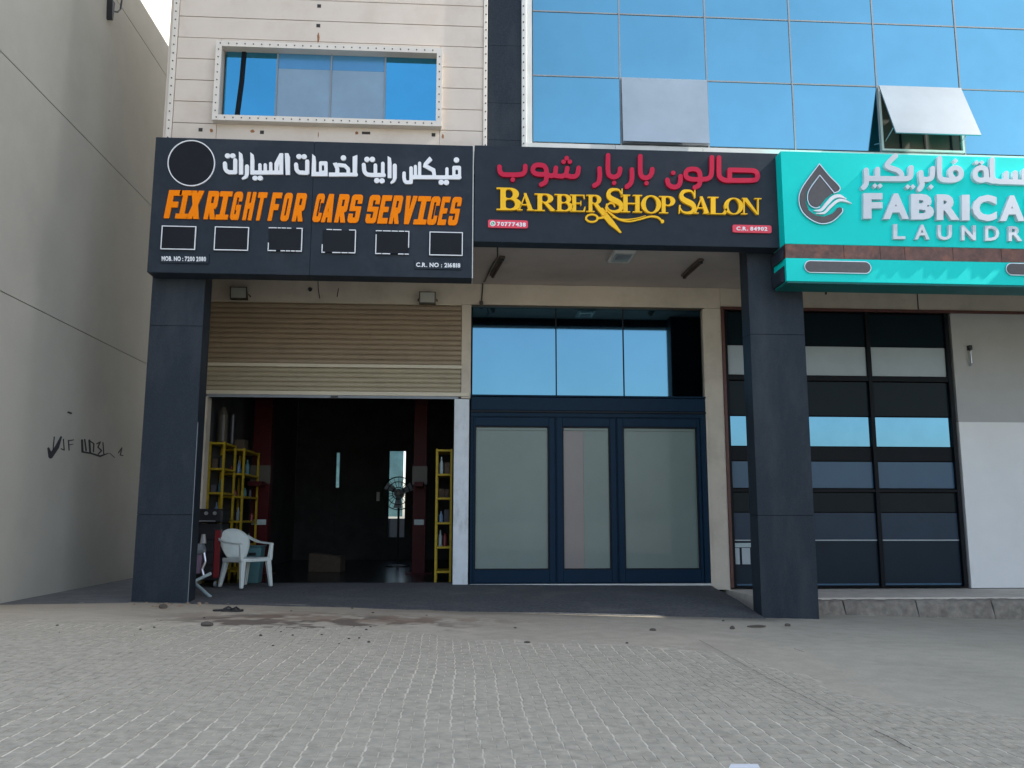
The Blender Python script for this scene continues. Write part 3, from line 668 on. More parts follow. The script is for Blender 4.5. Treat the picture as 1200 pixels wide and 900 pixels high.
obj('housing', frame_mesh(0,0,0,0,0,0,0) if False else MB().box(q.x-.17,q.x+.17,q.y-.31,q.y+.26,CE-.05,CE-.001), M['whiteal'], t, bevel=.01); obj('lens', B(q.x-.125,q.x+.125,q.y-.25,q.y+.17,CE-.062,CE-.0505), M['lamp'], t)
obj('louvre', B(q.x-.10,q.x+.10,q.y-.22,q.y+.02,CE-.068,CE-.0625), M['mullion'], t)
c0 = onZ(583,287,CE-.01); c1 = onZ(576,312,CE-.02); c2 = onY(566,330,YW-.02); c3 = onY(564,357,YW-.02)
tag(obj('cable', MB().tube([(c0.x,c0.y,CE-.012),(c0.x+.02,c0.y+.4,CE-.07),tuple(c1),(c2.x+.02,YW-.25,CE-.03),tuple(c2),tuple(c3)], .012, 6), M['cable'], None), 'loose dark cable running down the wall from the strip lamp by the garage sign', 'cable')
tag(obj('junction_box', B(c3.x-.03,c3.x+.03,YW-.05,YW-.001,c3.z-.03,c3.z+.06), M['lampbody'], None, bevel=.006), 'small box at the lower end of the loose ceiling cable', 'junction box')
q = onY(364,339,YW); t = thing('wall_hook', 'little black hook with two hanging wires above the middle of the shutter', 'hook', (q.x, YW, q.z))
obj('hook', MB().lathe((q.x,YW-.05,q.z-.03),[(.01,-.02),(.03,0),(.035,.03),(.015,.05)],8), M['black'], t)
obj('wire', MB().tube([(q.x+.12,YW-.02,q.z+.14),(q.x+.13,YW-.02,q.z),(q.x+.16,YW-.02,q.z-.16)], .006, 5), M['cable'], t); obj('wire', MB().tube([(q.x+.47,YW-.02,q.z+.02),(q.x+.45,YW-.02,q.z-.13)], .006, 5), M['cable'], t)
q = onY(965,345,YW); tag(obj('cable_stub', MB().tube([(q.x+.12,YW-.02,q.z+.12),(q.x+.02,YW-.07,q.z+.06),(q.x,YW-.10,q.z-.02)], .018, 6), M['cable'], None), 'short bent cable stub poking from the wall above the laundry glazing', 'cable')

# ============================================================ LEFT BUILDING
XL = -5.66
lb = thing('plastered_building', 'tall plain plastered building left of the alley, its side wall split by thin joints', 'building', (XL-2, 14, 0))
zz = [-.3, 3.882, 6.79, 9.53, 11.55]
for a, b in zip(zz, zz[1:]):
    g = MB(); n = 26; y0, y1 = 8.5, 16.28
    obj('wall_panel', B(XL-.5, XL, y0, y1, a+.006, b-.006), M['leftwall'], lb, bevel=.004)
obj('core', B(XL-6, XL-.02, 8.52, 16.26, -.3, 11.5), M['leftwall'], lb); 
part_ = obj('coping', B(XL-.6, XL+.03, 8.4, 16.33, 11.552, 11.7), M['leftwall'], lb)
def scribble(pts, wd):
    pr = [('s', pts, wd)]; xs_ = [p[0] for p in pts]; ys_ = [p[1] for p in pts]
    m_ = max(wd) if isinstance(wd, list) else wd
    L = contours(pr, min(xs_)-m_, min(ys_)-m_, max(xs_)+m_, max(ys_)+m_, n=40)
    def f(u, v): q = onX(u/3.75, 480+v/3.75, XL); return q.y, q.z
    return shape_mesh(L, f, lambda Yv, Zv: (XL+.004, Yv, Zv), lambda Yv, Zv: (XL+.0005, Yv, Zv))
sg = MB()
for pts, wd in (([(212,170),(222,205),(250,165),(268,120)],[9,20,18,7]), ([(238,120),(232,180)],4), ([(278,130),(282,178),(268,172)],4), ([(300,135),(303,178)],4), ([(300,137),(322,133)],4), ([(303,155),(320,152)],3),
                ([(360,135),(362,185)],9), ([(372,132),(378,180)],6), ([(392,135),(396,190)],8), ([(392,136),(412,150),(410,185)],5), ([(425,150),(440,142),(430,165),(446,180),(432,195)],5), ([(452,145),(456,200)],4), ([(362,186),(400,192),(440,205),(480,190),(505,212)],[8,7,8,3,3]),
                ([(520,190),(535,168),(528,200),(540,202)],4), ([(300,12),(312,16)],8)):
    s_ = scribble(pts, wd); n = len(sg.v); sg.v += s_.v; sg.f += [tuple(i+n for i in f) for f in s_.f]
obj('wall_marks', sg, M['scuff'], lb)['label'] = 'black scratched marks smeared across the wall'
q = onX(126, 9, XL); t = thing('wall_bracket', 'small dark bracket with a curling cable high on the plastered side wall', 'bracket', (XL, q.y, q.z))
obj('bracket', MB().extr([(XL+.001,q.y-.05,q.z+.12),(XL+.001,q.y+.06,q.z+.12),(XL+.001,q.y+.03,q.z-.2),(XL+.001,q.y-.01,q.z-.2)], (.09,0,0)), M['black'], t)
obj('cable', MB().tube([(XL+.05,q.y,q.z-.05),(XL+.10,q.y+.15,q.z+.02),(XL+.08,q.y+.3,q.z+.16),(XL+.08,q.y+.35,q.z+.5)], .014, 6), M['black'], t)

# ============================================================ SIGNS
# --- garage sign
Y1 = 11.79
s1 = thing('garage_sign', 'charcoal sign box reading FIX RIGHT FOR CARS SERVICES in orange under white Arabic', 'shop sign', (-2.0, 12, 4.4))
obj('panel', B(-4.235, -2.048, Y1, YP-.035, 4.41, 6.36), M['signgrey'], s1, bevel=.006); obj('panel', B(-2.047, .186, Y1, YP-.035, 4.41, 6.36), M['signgrey'], s1, bevel=.006)
obj('edge_trim', B(.188, .200, Y1-.004, YP-.035, 4.41, 6.355), M['whiteal'], s1)
fA = crop(180,160,5.295,Y1); fB = crop(360,160,5.295,Y1)
on_sign([('e',236,168,147,143),('-e',236,168,141,137)], (85,20,385,315), fA, Y1, .02, M['lwhite'], s1, 'ring', n=160); on_sign([('e',236,168,140,136)], (85,20,385,315), fA, Y1, .012, M['signdark'], s1, 'disc', n=110)
W = 25
ar1 = [
 (fA, [('c',[(445,172),(448,205),(466,224),(490,226)],W),('s',[(485,226),(508,226)],W),('s',[(509,226),(509,152)],W)], (430,140,530,245)),
 (fA, [('e',462,124,17,15),('e',494,124,17,15)], (440,105,515,142)),
 (fA, [('p',[(532,98),(552,112),(558,150),(558,240),(532,240)])], (530,95,560,242)),
 (fA, [('s',[(582,190),(581,235)],W),('c',[(581,232),(576,252),(557,264)],[24,22,14])], (545,175,600,278)),
 (fA, [('p',[(603,102),(623,118),(627,150),(627,215),(800,215),(800,240),(603,240)]),('s',[(662,180),(662,225)],20),('s',[(695,180),(695,225)],20),('s',[(729,172),(729,225)],20),('p',[(752,225),(752,170),(785,108),(806,108),(806,240),(780,240)]),('-p',[(775,215),(782,160),(782,215)])], (600,95,812,245)),
 (fA, [('e',632,262,17,15),('e',664,262,17,15)], (612,245,685,280)),
 (fA, [('p',[(816,108),(838,108),(848,130),(848,242),(822,242)])], (812,104,850,244)),
 (fA, [('c',[(886,178),(889,208),(905,226),(930,228)],W),('s',[(925,229),(953,229)],W),('s',[(955,229),(955,158)],W)], (870,150,972,245)),
 (fA, [('e',904,128,17,15),('e',936,129,17,15)], (884,110,956,146)),
 (fB, [('p',[(33,113),(52,128),(56,160),(56,224),(128,224),(128,250),(28,250)]),('r',75,158,128,240,10),('-r',92,183,107,216,3)], (25,110,130,252)),
 (fB, [('s',[(150,240),(305,240)],22),('p',[(136,228),(136,252),(200,252),(200,200),(186,165),(160,170),(176,205),(176,228)]),('s',[(196,180),(235,185),(256,205),(256,238)],22),('p',[(283,130),(312,118),(310,252),(283,252)])], (130,112,316,255)),
 (fB, [('e',226,137,17,16)], (205,118,246,156)),
 (fB, [('c',[(352,180),(356,218),(372,238),(400,243)],W),('s',[(395,243),(476,243)],W),('s',[(424,243),(424,182)],22),('s',[(470,243),(470,172)],22)], (335,160,492,262)),
 (fB, [('e',372,146,17,16),('e',405,146,17,16)], (350,126,426,165)), (fB, [('e',433,277,17,16),('e',465,279,17,16)], (412,258,486,298)),
 (fB, [('p',[(500,126),(520,138),(524,165),(524,262),(500,262)])], (497,122,527,264)),
 (fB, [('s',[(544,185),(544,258)],W),('c',[(544,255),(540,275),(524,290)],[24,20,14])], (515,170,562,302)),
 (fB, [('s',[(652,256),(945,258)],24),('r',900,186,955,268,12),('-r',920,210,936,240,3),('s',[(867,205),(867,250)],20),('p',[(760,128),(778,150),(745,180),(795,205),(800,250),(778,250),(774,222),(718,192),(724,170)]),('s',[(698,170),(698,250)],20),('s',[(672,190),(672,250)],20),('s',[(645,200),(645,285)],22),('c',[(645,288),(612,286),(602,262),(602,232)],22)], (588,120,958,302)),
 (fB, [('e',926,150,17,16)], (905,130,946,170)), (fB, [('e',832,288,17,16),('e',864,289,17,16)], (812,270,884,308)),
]
for f, pr, bb in ar1: on_sign(pr, bb, f, Y1, .028, M['lwhite'], s1)
# latin letters, unit height 1, stem .17, width .46
def RB(a,b,c,d,r=.1): return ('r',a,b,c,d,r)
G1 = {
'F':[('p',[(0,0),(.18,0),(.18,.40),(.42,.40),(.42,.58),(.18,.58),(.18,.83),(.48,.83),(.48,1),(.0,1)])],
'I':[('r',0,0,.5,.15),('r',0,.85,.5,1),('r',.16,.05,.34,.95)],
'X':[('p',[(0,0),(.2,0),(.5,1),(.3,1)]),('p',[(.3,0),(.5,0),(.2,1),(0,1)])],
'R':[RB(0,.38,.48,1),('-r',.17,.56,.32,.84,.03),('r',0,0,.17,1),('p',[(.14,.44),(.32,.44),(.5,0),(.3,0)])],
'G':[RB(0,0,.48,1,.14),('-r',.17,.17,.32,.83,.04),('-r',.3,.5,.6,.68),('r',.24,.36,.48,.52),('r',.3,.0,.48,.5,.05)],
'H':[('r',0,0,.17,1),('r',.31,0,.48,1),('r',.1,.42,.4,.6)],
'T':[('r',0,.83,.5,1),('r',.16,0,.34,.95)],
'O':[RB(0,0,.48,1,.14),('-r',.17,.17,.31,.83,.04)],
'C':[RB(0,0,.48,1,.14),('-r',.17,.17,.31,.83,.04),('-r',.3,.3,.6,.70)],
'A':[('p',[(0,0),(.17,0),(.24,.75),(.31,0),(.5,0),(.36,1),(.14,1)]),('r',.1,.18,.4,.34)],
'S':[RB(0,0,.48,1,.12),('-r',.17,.57,.60,.70,.02),('-r',-.1,.30,.31,.43,.02),('-r',.17,.57,.31,.84,.03),('-r',.17,.16,.31,.43,.03)],
'E':[('p',[(0,0),(.48,0),(.48,.17),(.18,.17),(.18,.42),(.42,.42),(.42,.58),(.18,.58),(.18,.83),(.48,.83),(.48,1),(0,1)])],
'V':[('p',[(.14,0),(.34,0),(.5,1),(.32,1),(.24,.3),(.18,1),(0,1)])]}
lay = [('F',68,182,0),('I',137,242,0),('X',208,314,0),('R',313,414,0),('I',386,492,0),('G',474,562,0),('H',553,642,0),('T',622,708,0),('F',710,802,0),('O',786,870,0),('R',860,957,0)]
lay += [(c,a+953,b+953,1) for c,a,b in (('C',32,116),('A',88,184),('R',170,268),('S',250,352),('S',360,460),('E',436,530),('R',508,600),('V',584,684),('I',660,768),('C',742,832),('E',808,892),('S',872,964))]
for c, a, b, k in lay:
    t0 = 338+(a-68)*.0243; b0 = 507+(a-68)*.0247; hgt = b0-t0; sh_ = .20*hgt; wd_ = (b-a)-sh_
    def f(u, v, a=a, t0=t0, b0=b0, sh_=sh_, wd_=wd_): return fA(a+u/.5*wd_+v*sh_, b0+(t0-b0)*v+(u*wd_)*.03)
    on_sign(G1[c], (-.02,-.02,.52,1.02), f, Y1, .022, M['orange'], s1, n=64, grow=.017)
for i, (cx_, cy_) in enumerate([(210,279.5),(272,280.5),(334.8,281.5),(397.5,283.5),(460,285),(522.8,286.5)]):
    q0 = onY(cx_-19.3, cy_-14.2, Y1); q1 = onY(cx_+19.3, cy_+14.2, Y1)
    fr = obj('picture_box', B(q0.x+.012, q1.x-.012, Y1-.035, Y1+.002, q1.z+.012, q0.z-.012), M['signdark'], s1)
    if i in (2, 3, 4):     # worn white edging, in broken lengths
        g = MB(); x = q0.x
        while x < q1.x-.01:
            L_ = random.uniform(.04,.12)
            if random.random() < .88: g.box(x, min(x+L_, q1.x), Y1-.038, Y1-.02, q0.z-.012, q0.z)
            if random.random() < .88: g.box(x, min(x+L_, q1.x), Y1-.038, Y1-.02, q1.z, q1.z+.012)
            x += L_+.012
        g.box(q1.x-.012, q1.x, Y1-.038, Y1-.02, q1.z+.015, q0.z-.015) if i != 4 else g.box(q1.x-.012, q1.x, Y1-.038, Y1-.02, q1.z+.1, q0.z-.015)
        g.box(q0.x, q0.x+.012, Y1-.038, Y1-.02, q1.z+.015, q0.z-(.06 if i == 4 else .22))
        obj('worn_edging', g, M['lwhite'], fr)['kind'] = 'stuff'
    else: obj('white_edging', frame_mesh(q0.x, q1.x, q1.z, q0.z, .012, Y1-.038, Y1-.02), M['lwhite'], fr)
q0 = onY(189,297,Y1); q1 = onY(245,309.5,Y1); ph = obj('number_plate', B(q0.x, q1.x, Y1-.02, Y1, q1.z, q0.z), M['signgrey'], s1, bevel=.003)
text_line('MOB. NO : 7200 2080', 54, 328, 745, 775, fA, Y1-.02, .008, M['lwhite'], ph, .03, slope=.012)
q0 = onY(486,305,Y1); q1 = onY(541,316.5,Y1); ph = obj('number_plate', B(q0.x, q1.x, Y1-.02, Y1, q1.z, q0.z), M['signgrey'], s1, bevel=.003)
text_line('C.R. NO : 216818', 676, 950, 784, 812, fB, Y1-.02, .008, M['lwhite'], ph, .03, slope=.018)

# --- barber sign
Y2 = 11.80
s2 = thing('barber_sign', 'dark sign box reading BARBER SHOP SALON in gold serif letters under crimson Arabic', 'shop sign', (2.4, 12, 4.95))
obj('panel', B(.212, 4.645, Y2, YP-.06, 4.945, 6.375), M['signgrey'], s2, bevel=.006)
fC = crop(550,170,6.316,Y2); fD = crop(730,170,6.316,Y2)
W = 34
ar2 = [
 (fC, [('c',[(222,170),(226,205),(248,225),(290,228),(350,228),(392,222),(410,200),(412,165)],W)], (195,140,440,255)), (fC, [('e',320,264,17,17)], (300,245,340,284)),
 (fC, [('c',[(566,222),(520,226),(478,214),(468,185),(485,160),(520,156),(552,164),(568,195),(569,240),(562,280),(530,300)],W),('c',[(566,222),(600,236),(630,222),(638,178)],W),('c',[(625,232),(680,240),(712,222),(722,180)],W),('c',[(712,232),(760,243),(795,228),(806,178)],W)], (445,130,830,325)),
 (fC, [('e',695,132,17,16),('e',741,132,17,16),('e',718,106,17,17)], (672,85,762,152)),
 (fC, [('c',[(960,182),(962,240),(952,285),(922,308)],W)], (900,160,985,330)),
 (fC, [('c',[(1023,85),(1022,190),(1032,230),(1062,246),(1092,236),(1108,212),(1112,184)],W)], (1000,62,1135,268)), (fC, [('e',1068,288,16,16)], (1050,270,1088,306)),
 (fD, [('c',[(62,190),(63,250),(52,292),(25,316)],W)], (5,168,85,338)),
 (fD, [('c',[(124,92),(124,200),(134,238),(164,252),(192,240),(209,214),(212,188)],W)], (102,70,235,274)), (fD, [('e',170,290,16,16)], (150,272,190,310)),
 (fD, [('c',[(324,266),(332,298),(362,318),(398,314),(418,285),(421,240)],W)], (300,215,445,342)), (fD, [('e',367,214,16,16)], (348,196,386,232)),
 (fD, [('c',[(562,262),(512,262),(470,250),(458,220),(476,192),(515,186),(548,194),(564,222),(565,270),(556,305),(526,322)],W),('c',[(560,262),(608,260),(640,244),(651,205),(652,100)],W)], (435,75,675,345)),
 (fD, [('c',[(704,102),(704,215),(716,250),(750,268),(800,270)],W),('s',[(790,270),(950,270)],W),('c',[(945,270),(980,262),(990,232),(975,204),(945,196)],W),('s',[(950,196),(790,192)],W),('s',[(784,192),(784,262)],W)], (680,80,1012,292)),
]
for f, pr, bb in ar2: on_sign(pr, bb, f, Y2, .045, M['crimson'], s2, n=110)
def srf(x0, x1, y): return ('r', x0, y-.03, x1, y+.03, .01)
G2 = {
'B':[('e',.56,.73,.36,.27),('e',.60,.28,.42,.28),('-e',.50,.73,.17,.20),('-e',.54,.28,.22,.21),('-r',-.2,-.1,.35,1.1),('r',.16,.0,.38,1.0),srf(0,.5,.03),srf(0,.5,.97)],
'A':[('s',[(.14,.03),(.5,.95)],.07),('p',[(.40,1.0),(.55,1.0),(.93,.02),(.66,.02)]),('r',.22,.30,.70,.36),srf(0,.33,.03),srf(.58,1,.03)],
'R':[('e',.52,.73,.34,.27),('-e',.47,.73,.15,.20),('-r',-.2,-.1,.33,1.1),('r',.14,0,.35,1),srf(0,.48,.03),srf(0,.46,.97),('p',[(.40,.50),(.58,.50),(1.0,.0),(.74,.0)])],
'E':[('r',.14,0,.38,1),srf(0,.9,.03),srf(0,.9,.97),('r',.38,.47,.68,.53),('p',[(.78,.0),(.92,.0),(.96,.3),(.90,.3)]),('p',[(.78,1),(.90,1),(.92,.74),(.87,.74)]),('r',.64,.36,.70,.64)],
'S':[('c',[(.86,.76),(.74,.93),(.50,.965),(.26,.90),(.18,.74),(.28,.60),(.52,.50),(.76,.40),(.86,.25),(.76,.09),(.50,.035),(.24,.09),(.10,.26)],[.05,.07,.10,.17,.22,.23,.24,.23,.22,.16,.10,.07,.05]),('p',[(.84,.66),(.92,.66),(.92,1),(.86,1)]),('p',[(.04,0),(.10,0),(.14,.36),(.06,.36)])],
'H':[('r',.12,0,.32,1),('r',.68,0,.88,1),('r',.3,.47,.7,.54),srf(0,.44,.03),srf(.56,1,.03),srf(0,.44,.97),srf(.56,1,.97)],
'O':[('e',.5,.5,.5,.5),('-e',.5,.5,.27,.43)],
'P':[('e',.56,.71,.38,.29),('-e',.50,.71,.17,.22),('-r',-.2,-.1,.36,1.1),('r',.16,0,.38,1),srf(0,.54,.03),srf(0,.5,.97)],
'L':[('r',.16,0,.40,1),srf(0,.9,.03),srf(0,.56,.97),('p',[(.70,.0),(.94,.0),(1.0,.34),(.93,.34)])],
'N':[('r',.12,0,.19,1),('r',.80,0,.87,1),('p',[(.05,1),(.30,1),(.87,.0),(.78,.0)]),srf(0,.32,.03),srf(.66,1,.97)]}
def big(c, a, b, t0, b0, f, n=80):
    on_sign(G2[c], (-.03,-.03,1.03,1.03), (lambda u, v: f(a+u*(b-a), b0+(t0-b0)*v+u*(b-a)*.02)), Y2, .045, M['gold'], s2, n=n)
for c, a, b, t0, b0 in (('B',200,380,322,488),('A',350,478,362,490),('R',480,642,366,494),('B',628,762,370,497),('E',742,862,374,499),('S',1000,1142,328,504)): big(c, a, b, t0, b0, fC)
on_sign(G2['R'][:7]+[('p',[(.42,.52),(.62,.52),(1.12,-.12),(.9,-.2)])], (-.03,-.25,1.2,1.03), lambda u, v: fC(862+u*130, 502+(375-502)*v+u*2), Y2, .045, M['gold'], s2, n=90)
for c, a, b, t0, b0 in (('H',-20,138,374,504),('O',130,278,378,512),('P',262,390,384,512),('S',402,542,338,514),('A',512,642,386,514),('L',622,765,390,518),('O',742,884,396,520),('N',866,1018,398,520)): big(c, a, b, t0, b0, fD)
on_sign([('e',905,546,50,34),('-e',905,546,36,21),('s',[(945,548),(1010,536)],[14,16]),('p',[(955,470),(985,470),(1060,560),(1126,652),(1112,655),(1030,590),(985,535)]),('c',[(1075,462),(1062,438),(1035,436),(1012,458),(1010,480),(1040,510),(1100,552),(1170,570),(1240,560),(1330,535),(1390,540),(1425,570)],[8,12,12,12,12,14,13,11,10,13,15,11]),('c',[(1060,540),(1140,556),(1230,548),(1300,528)],[6,9,7,5]),('e',1426,570,12,14)], (850,425,1445,660), lambda u, v: fC(u, v), Y2, .030, M['gold'], s2, 'scissors_flourish', n=260, lift=.002)
def plate(x0, y0, x1, y1, Yf, parent, name='number_plate'):
    a = onY(x0, y0, Yf); b = onY(x1, y1, Yf); L = contours([('r', a.x, b.z, b.x, a.z, .025)], a.x, b.z, b.x, a.z, n=110)
    return obj(name, shape_mesh(L, lambda u, v: (u, v), lambda X, Z_: (X, Yf-.03, Z_), lambda X, Z_: (X, Yf, Z_)), M['plate'], parent)
p_ = plate(571.8,258.2,618.5,268.4,Y2,s2); text_line('70777438', 205, 416, 573, 605, fC, Y2-.03, .008, M['lwhite'], p_, .04, slope=.03)
on_sign([('e',173,587,20,20),('-e',173,587,14,14)], (150,564,196,610), fC, Y2-.03, .008, M['lwhite'], p_, 'badge_ring', n=40); on_sign([('e',173,587,13.5,13.5)], (150,564,196,610), fC, Y2-.03, .006, M['green'], p_, 'badge', n=40)
on_sign([('c',[(167,580),(170,590),(180,594)],5)], (160,572,188,602), fC, Y2-.036, .004, M['lwhite'], p_, 'handset', n=30)
p_ = plate(857.6,264,903.5,274,Y2,s2); text_line('C.R. 84902', 834, 1062, 608, 638, fD, Y2-.03, .008, M['lwhite'], p_, .04, slope=.015)

# --- laundry sign
Y3 = 11.60
s3 = thing('laundry_sign', 'turquoise sign box reading FABRICARE LAUNDRY with a water drop logo and copper stripe', 'shop sign', (8, 12, 4.4))
zA, zB = onY(960,286.5,Y3).z, onY(960,303,Y3).z; X3, XE = 4.60, 12.9
obj('panel', B(X3, XE, Y3, YP-.05, zA, 6.325), M['turq'], s3, bevel=.004); obj('panel', B(X3, XE, Y3, YP-.05, 4.40, zB), M['turq'], s3, bevel=.004)
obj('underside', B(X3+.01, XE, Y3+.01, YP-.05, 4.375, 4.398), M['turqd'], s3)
x = X3
for wd in (.85,.53,.36,.71,.72,.52,.8,.9,.7,.8,.91):
    obj('copper_tile', B(x+.003, min(x+wd, XE)-.003, Y3+.004, YP-.055, zB+.003, zA-.003), M['copper'], s3); x += wd
fE = crop(910,170,5.293,Y3); fF = crop(1000,170,5.295,Y3)
drop = [('p',[(260,122),(190,215),(150,275),(138,330),(150,400),(195,455),(250,485),(300,488),(350,465),(395,425),(405,405),(380,392),(340,430),(290,448),(240,442),(195,410),(175,360),(180,300),(210,250),(262,185),(345,298),(382,285),(382,262)]),('e',385,407,18,17),('e',362,283,20,18)]
on_sign(drop, (125,115,410,495), fE, Y3, .03, M['logo'], s3, 'logo_ring', n=150)
on_sign([('-p',[(0,0),(1,0),(1,1)])]+[('c',[(260,122),(190,215),(148,280),(133,340),(150,410),(200,462),(270,492),(340,478),(398,425),(402,400)],5),('c',[(260,122),(320,195),(384,262),(380,290),(352,302)],5)], (120,112,412,500), fE, Y3-.002, .034, M['chrome'], s3, 'logo_edging', n=200)
on_sign([('p',[(262,200),(205,280),(190,330),(205,372),(235,390),(270,375),(300,335),(335,310),(344,300)])], (185,190,350,395), fE, Y3, .03, M['logo'], s3, 'logo_drop', n=110)
on_sign([('c',[(262,192),(202,275),(186,330),(200,375),(235,395),(262,388)],5),('c',[(262,192),(310,250),(352,302)],5)], (180,185,358,400), fE, Y3-.001, .034, M['chrome'], s3, 'logo_edging', n=150)
on_sign([('c',[(225,412),(270,408),(305,370),(345,330),(385,322),(425,340)],[4,16,20,22,18,4])], (215,305,430,430), fE, Y3, .042, M['lwhite'], s3, 'logo_wave', n=110)
on_sign([('c',[(240,430),(290,425),(330,385),(375,350),(415,350),(458,368)],[4,14,17,17,14,3])], (230,335,465,440), fE, Y3, .040, M['lwhite'], s3, 'logo_wave', n=110)
W = 31
ar3 = [
 (fF, [('c',[(69,165),(71,215),(68,250),(52,272)],W),('s',[(71,214),(100,217),(280,219)],W),('s',[(139,160),(139,212)],W),('c',[(250,76),(200,128),(212,148),(262,166),(286,188),(286,215)],W),('c',[(280,219),(325,216),(343,200),(346,150)],W)], (35,55,368,295)),
 (fF, [('p',[(122,246),(138,262),(122,278),(106,262)]),('p',[(154,246),(170,262),(154,278),(138.5,262)])], (104,244,172,280)), (fF, [('p',[(325,252),(341,268),(325,284),(309,268)]),('p',[(357,252),(373,268),(357,284),(341.5,268)])], (307,250,375,286)),
 (fF, [('c',[(406,180),(409,220),(414,255),(398,282)],W),('c',[(409,220),(450,222),(474,206),(480,155)],W)], (380,130,502,302)), (fF, [('p',[(469,252),(485,268),(469,284),(453,268)])], (450,250,488,286)),
 (fF, [('c',[(522,92),(522,190),(532,218),(560,226),(610,226),(645,212),(656,185),(645,160),(620,150),(594,162),(590,190),(606,214)],W)], (500,70,676,246)), (fF, [('p',[(620,91),(637,108),(620,125),(603,108)])], (600,88,640,128)),
 (fF, [('c',[(812,222),(775,228),(748,215),(741,185),(755,158),(785,150),(808,166),(812,222)],W),('c',[(812,222),(855,234)],W)]+[('c',[(848,100),(848,195),(858,226),(890,236)],W),('s',[(885,236),(1068,240)],W),('s',[(935,185),(935,236)],W),('s',[(990,182),(990,236)],W),('c',[(1045,170),(1046,215),(1068,240),(1150,244)],W),('e',1120,205,34,34),('-e',1120,208,14,14),('s',[(1150,244),(1195,246)],W),('c',[(1235,180),(1200,190),(1200,215),(1230,244)],W),('s',[(1180,246),(1250,248)],W)], (720,80,1270,265)),
 (fF, [('p',[(750,102),(765,117),(750,132),(735,117)]),('p',[(783,103),(798,118),(783,133),(768,118)])], (733,100,800,135)), (fF, [('p',[(1215,122),(1231,138),(1215,154),(1199,138)])], (1197,120,1233,156)),
]
for f, pr, bb in ar3: on_sign(pr, bb, f, Y3, .06, M['lgrey'], s3, n=150 if bb[2]-bb[0] > 300 else 90)
for ch, a, b in (('F',50,168),('A',172,332),('B',344,486),('R',503,644),('I',658,706),('C',724,874),('A',892,1046),('R',1062,1200),('E',1218,1325)):
    k = (a-50)*.0172; char_in(ch, a, 308+k, b, 466+k+ (3 if ch == 'C' else 0), fF, Y3, .065, M['lgrey'], s3, .05)
for ch, a, b in (('L',238,312),('A',371,462),('U',512,600),('N',660,748),('D',806,892),('R',950,1036),('Y',1085,1180)):
    k = (a-238)*.0172; char_in(ch, a, 498+k, b, 590+k, fF, Y3, .05, M['lgrey'], s3, .025)
def pill(x0, y0, x1, y1):
    a = onY(x0, y0, Y3); b = onY(x1, y1, Y3); r = (a.z-b.z)/2
    for e, mm, nm, d in ((0,'chrome','pill_edging',.025),(.012,'logo','pill_plate',.032)):
        L = contours([('r', a.x+e, b.z+e, b.x-e, a.z-e, r-e)], a.x, b.z, b.x, a.z, n=130)
        obj(nm, shape_mesh(L, lambda u, v: (u, v), lambda X, Z_: (X, Y3-d, Z_), lambda X, Z_: (X, Y3, Z_)), M[mm], s3)
pill(941.5,305.5,1020.5,321.5); pill(1177,308.5,1256,324.5)
# folded vinyl bits at the left end of the turquoise sign
obj('end_flap', MB().hexa([(4.56,Y3+.12,4.42),(4.595,Y3+.05,4.40),(4.598,YP-.06,4.40),(4.57,YP-.055,4.41),(4.565,Y3+.14,4.56),(4.595,Y3+.05,4.64),(4.598,YP-.06,4.64),(4.56,YP-.055,4.58)]), M['signgrey'], s3)
obj('end_flap', MB().hexa([(4.56,Y3+.12,4.72),(4.595,Y3+.05,4.74),(4.598,YP-.06,4.74),(4.57,YP-.055,4.72),(4.565,Y3+.14,4.82),(4.595,Y3+.05,4.93),(4.598,YP-.06,4.93),(4.56,YP-.055,4.88)]), M['signgrey'], s3)

# ============================================================ THINGS IN AND BY THE GARAGE
FL = .058
# monobloc chair
cbx, cby = -3.25, 14.02
ch = thing('plastic_chair', 'pale plastic armchair with curved back standing at the garage entrance', 'chair', (cbx, cby, FL))
CM = M['chair']
def L2W(p, ang=math.radians(-38)):      # chair space: x forward, y left, z up
    c, s = math.cos(ang), math.sin(ang); return (cbx+p[0]*c-p[1]*s, cby+p[0]*s+p[1]*c, FL+p[2])
def put(name, g, m, parent, **k):
    h = MB(); h.v = [L2W(v) for v in g.v]; h.f = g.f; return obj(name, h, m, parent, **k)
for sx, sy in ((.24,.24),(.24,-.24),(-.19,.2),(-.19,-.2)):
    ox, oy = (.04 if sx > 0 else -.09), (.04 if sy > 0 else -.04)
    t, b = .042, .026; x, y = sx, sy
    g = MB().hexa([(x+ox-b,y+oy-b,0),(x+ox+b,y+oy-b,0),(x+ox+b,y+oy+b,0),(x+ox-b,y+oy+b,0),(x-t,y-t,.42),(x+t*.7,y-t,.42),(x+t*.7,y+t,.42),(x-t,y+t,.42)])
    put('leg', g, CM, ch, bevel=.01)
seat = MB(); N_ = 9
for i in range(N_):
    for j in range(N_):
        u, v = i/(N_-1), j/(N_-1); x = -.23+.50*u; wd = .22+.035*u; y = (v-.5)*2*wd
        seat.v.append((x, y, .445-.025*math.sin(math.pi*u)*math.sin(math.pi*v)-.02*(1-u)-.03*max(0,u-.85)/.15))
for i in range(N_-1):
    for j in range(N_-1): a = i*N_+j; seat.f.append((a, a+N_, a+N_+1, a+1))
def solid(o, t): md = o.modifiers.new('solid', 'SOLIDIFY'); md.thickness = t; md.offset = 0; return o
solid(put('seat', seat, CM, ch, smooth=True), .02)
put('seat_skirt', MB().box(.235,.27,-.245,.245,.385,.43).box(-.22,.25,-.265,-.245,.38,.44).box(-.22,.25,.245,.265,.38,.44), CM, ch, bevel=.005)
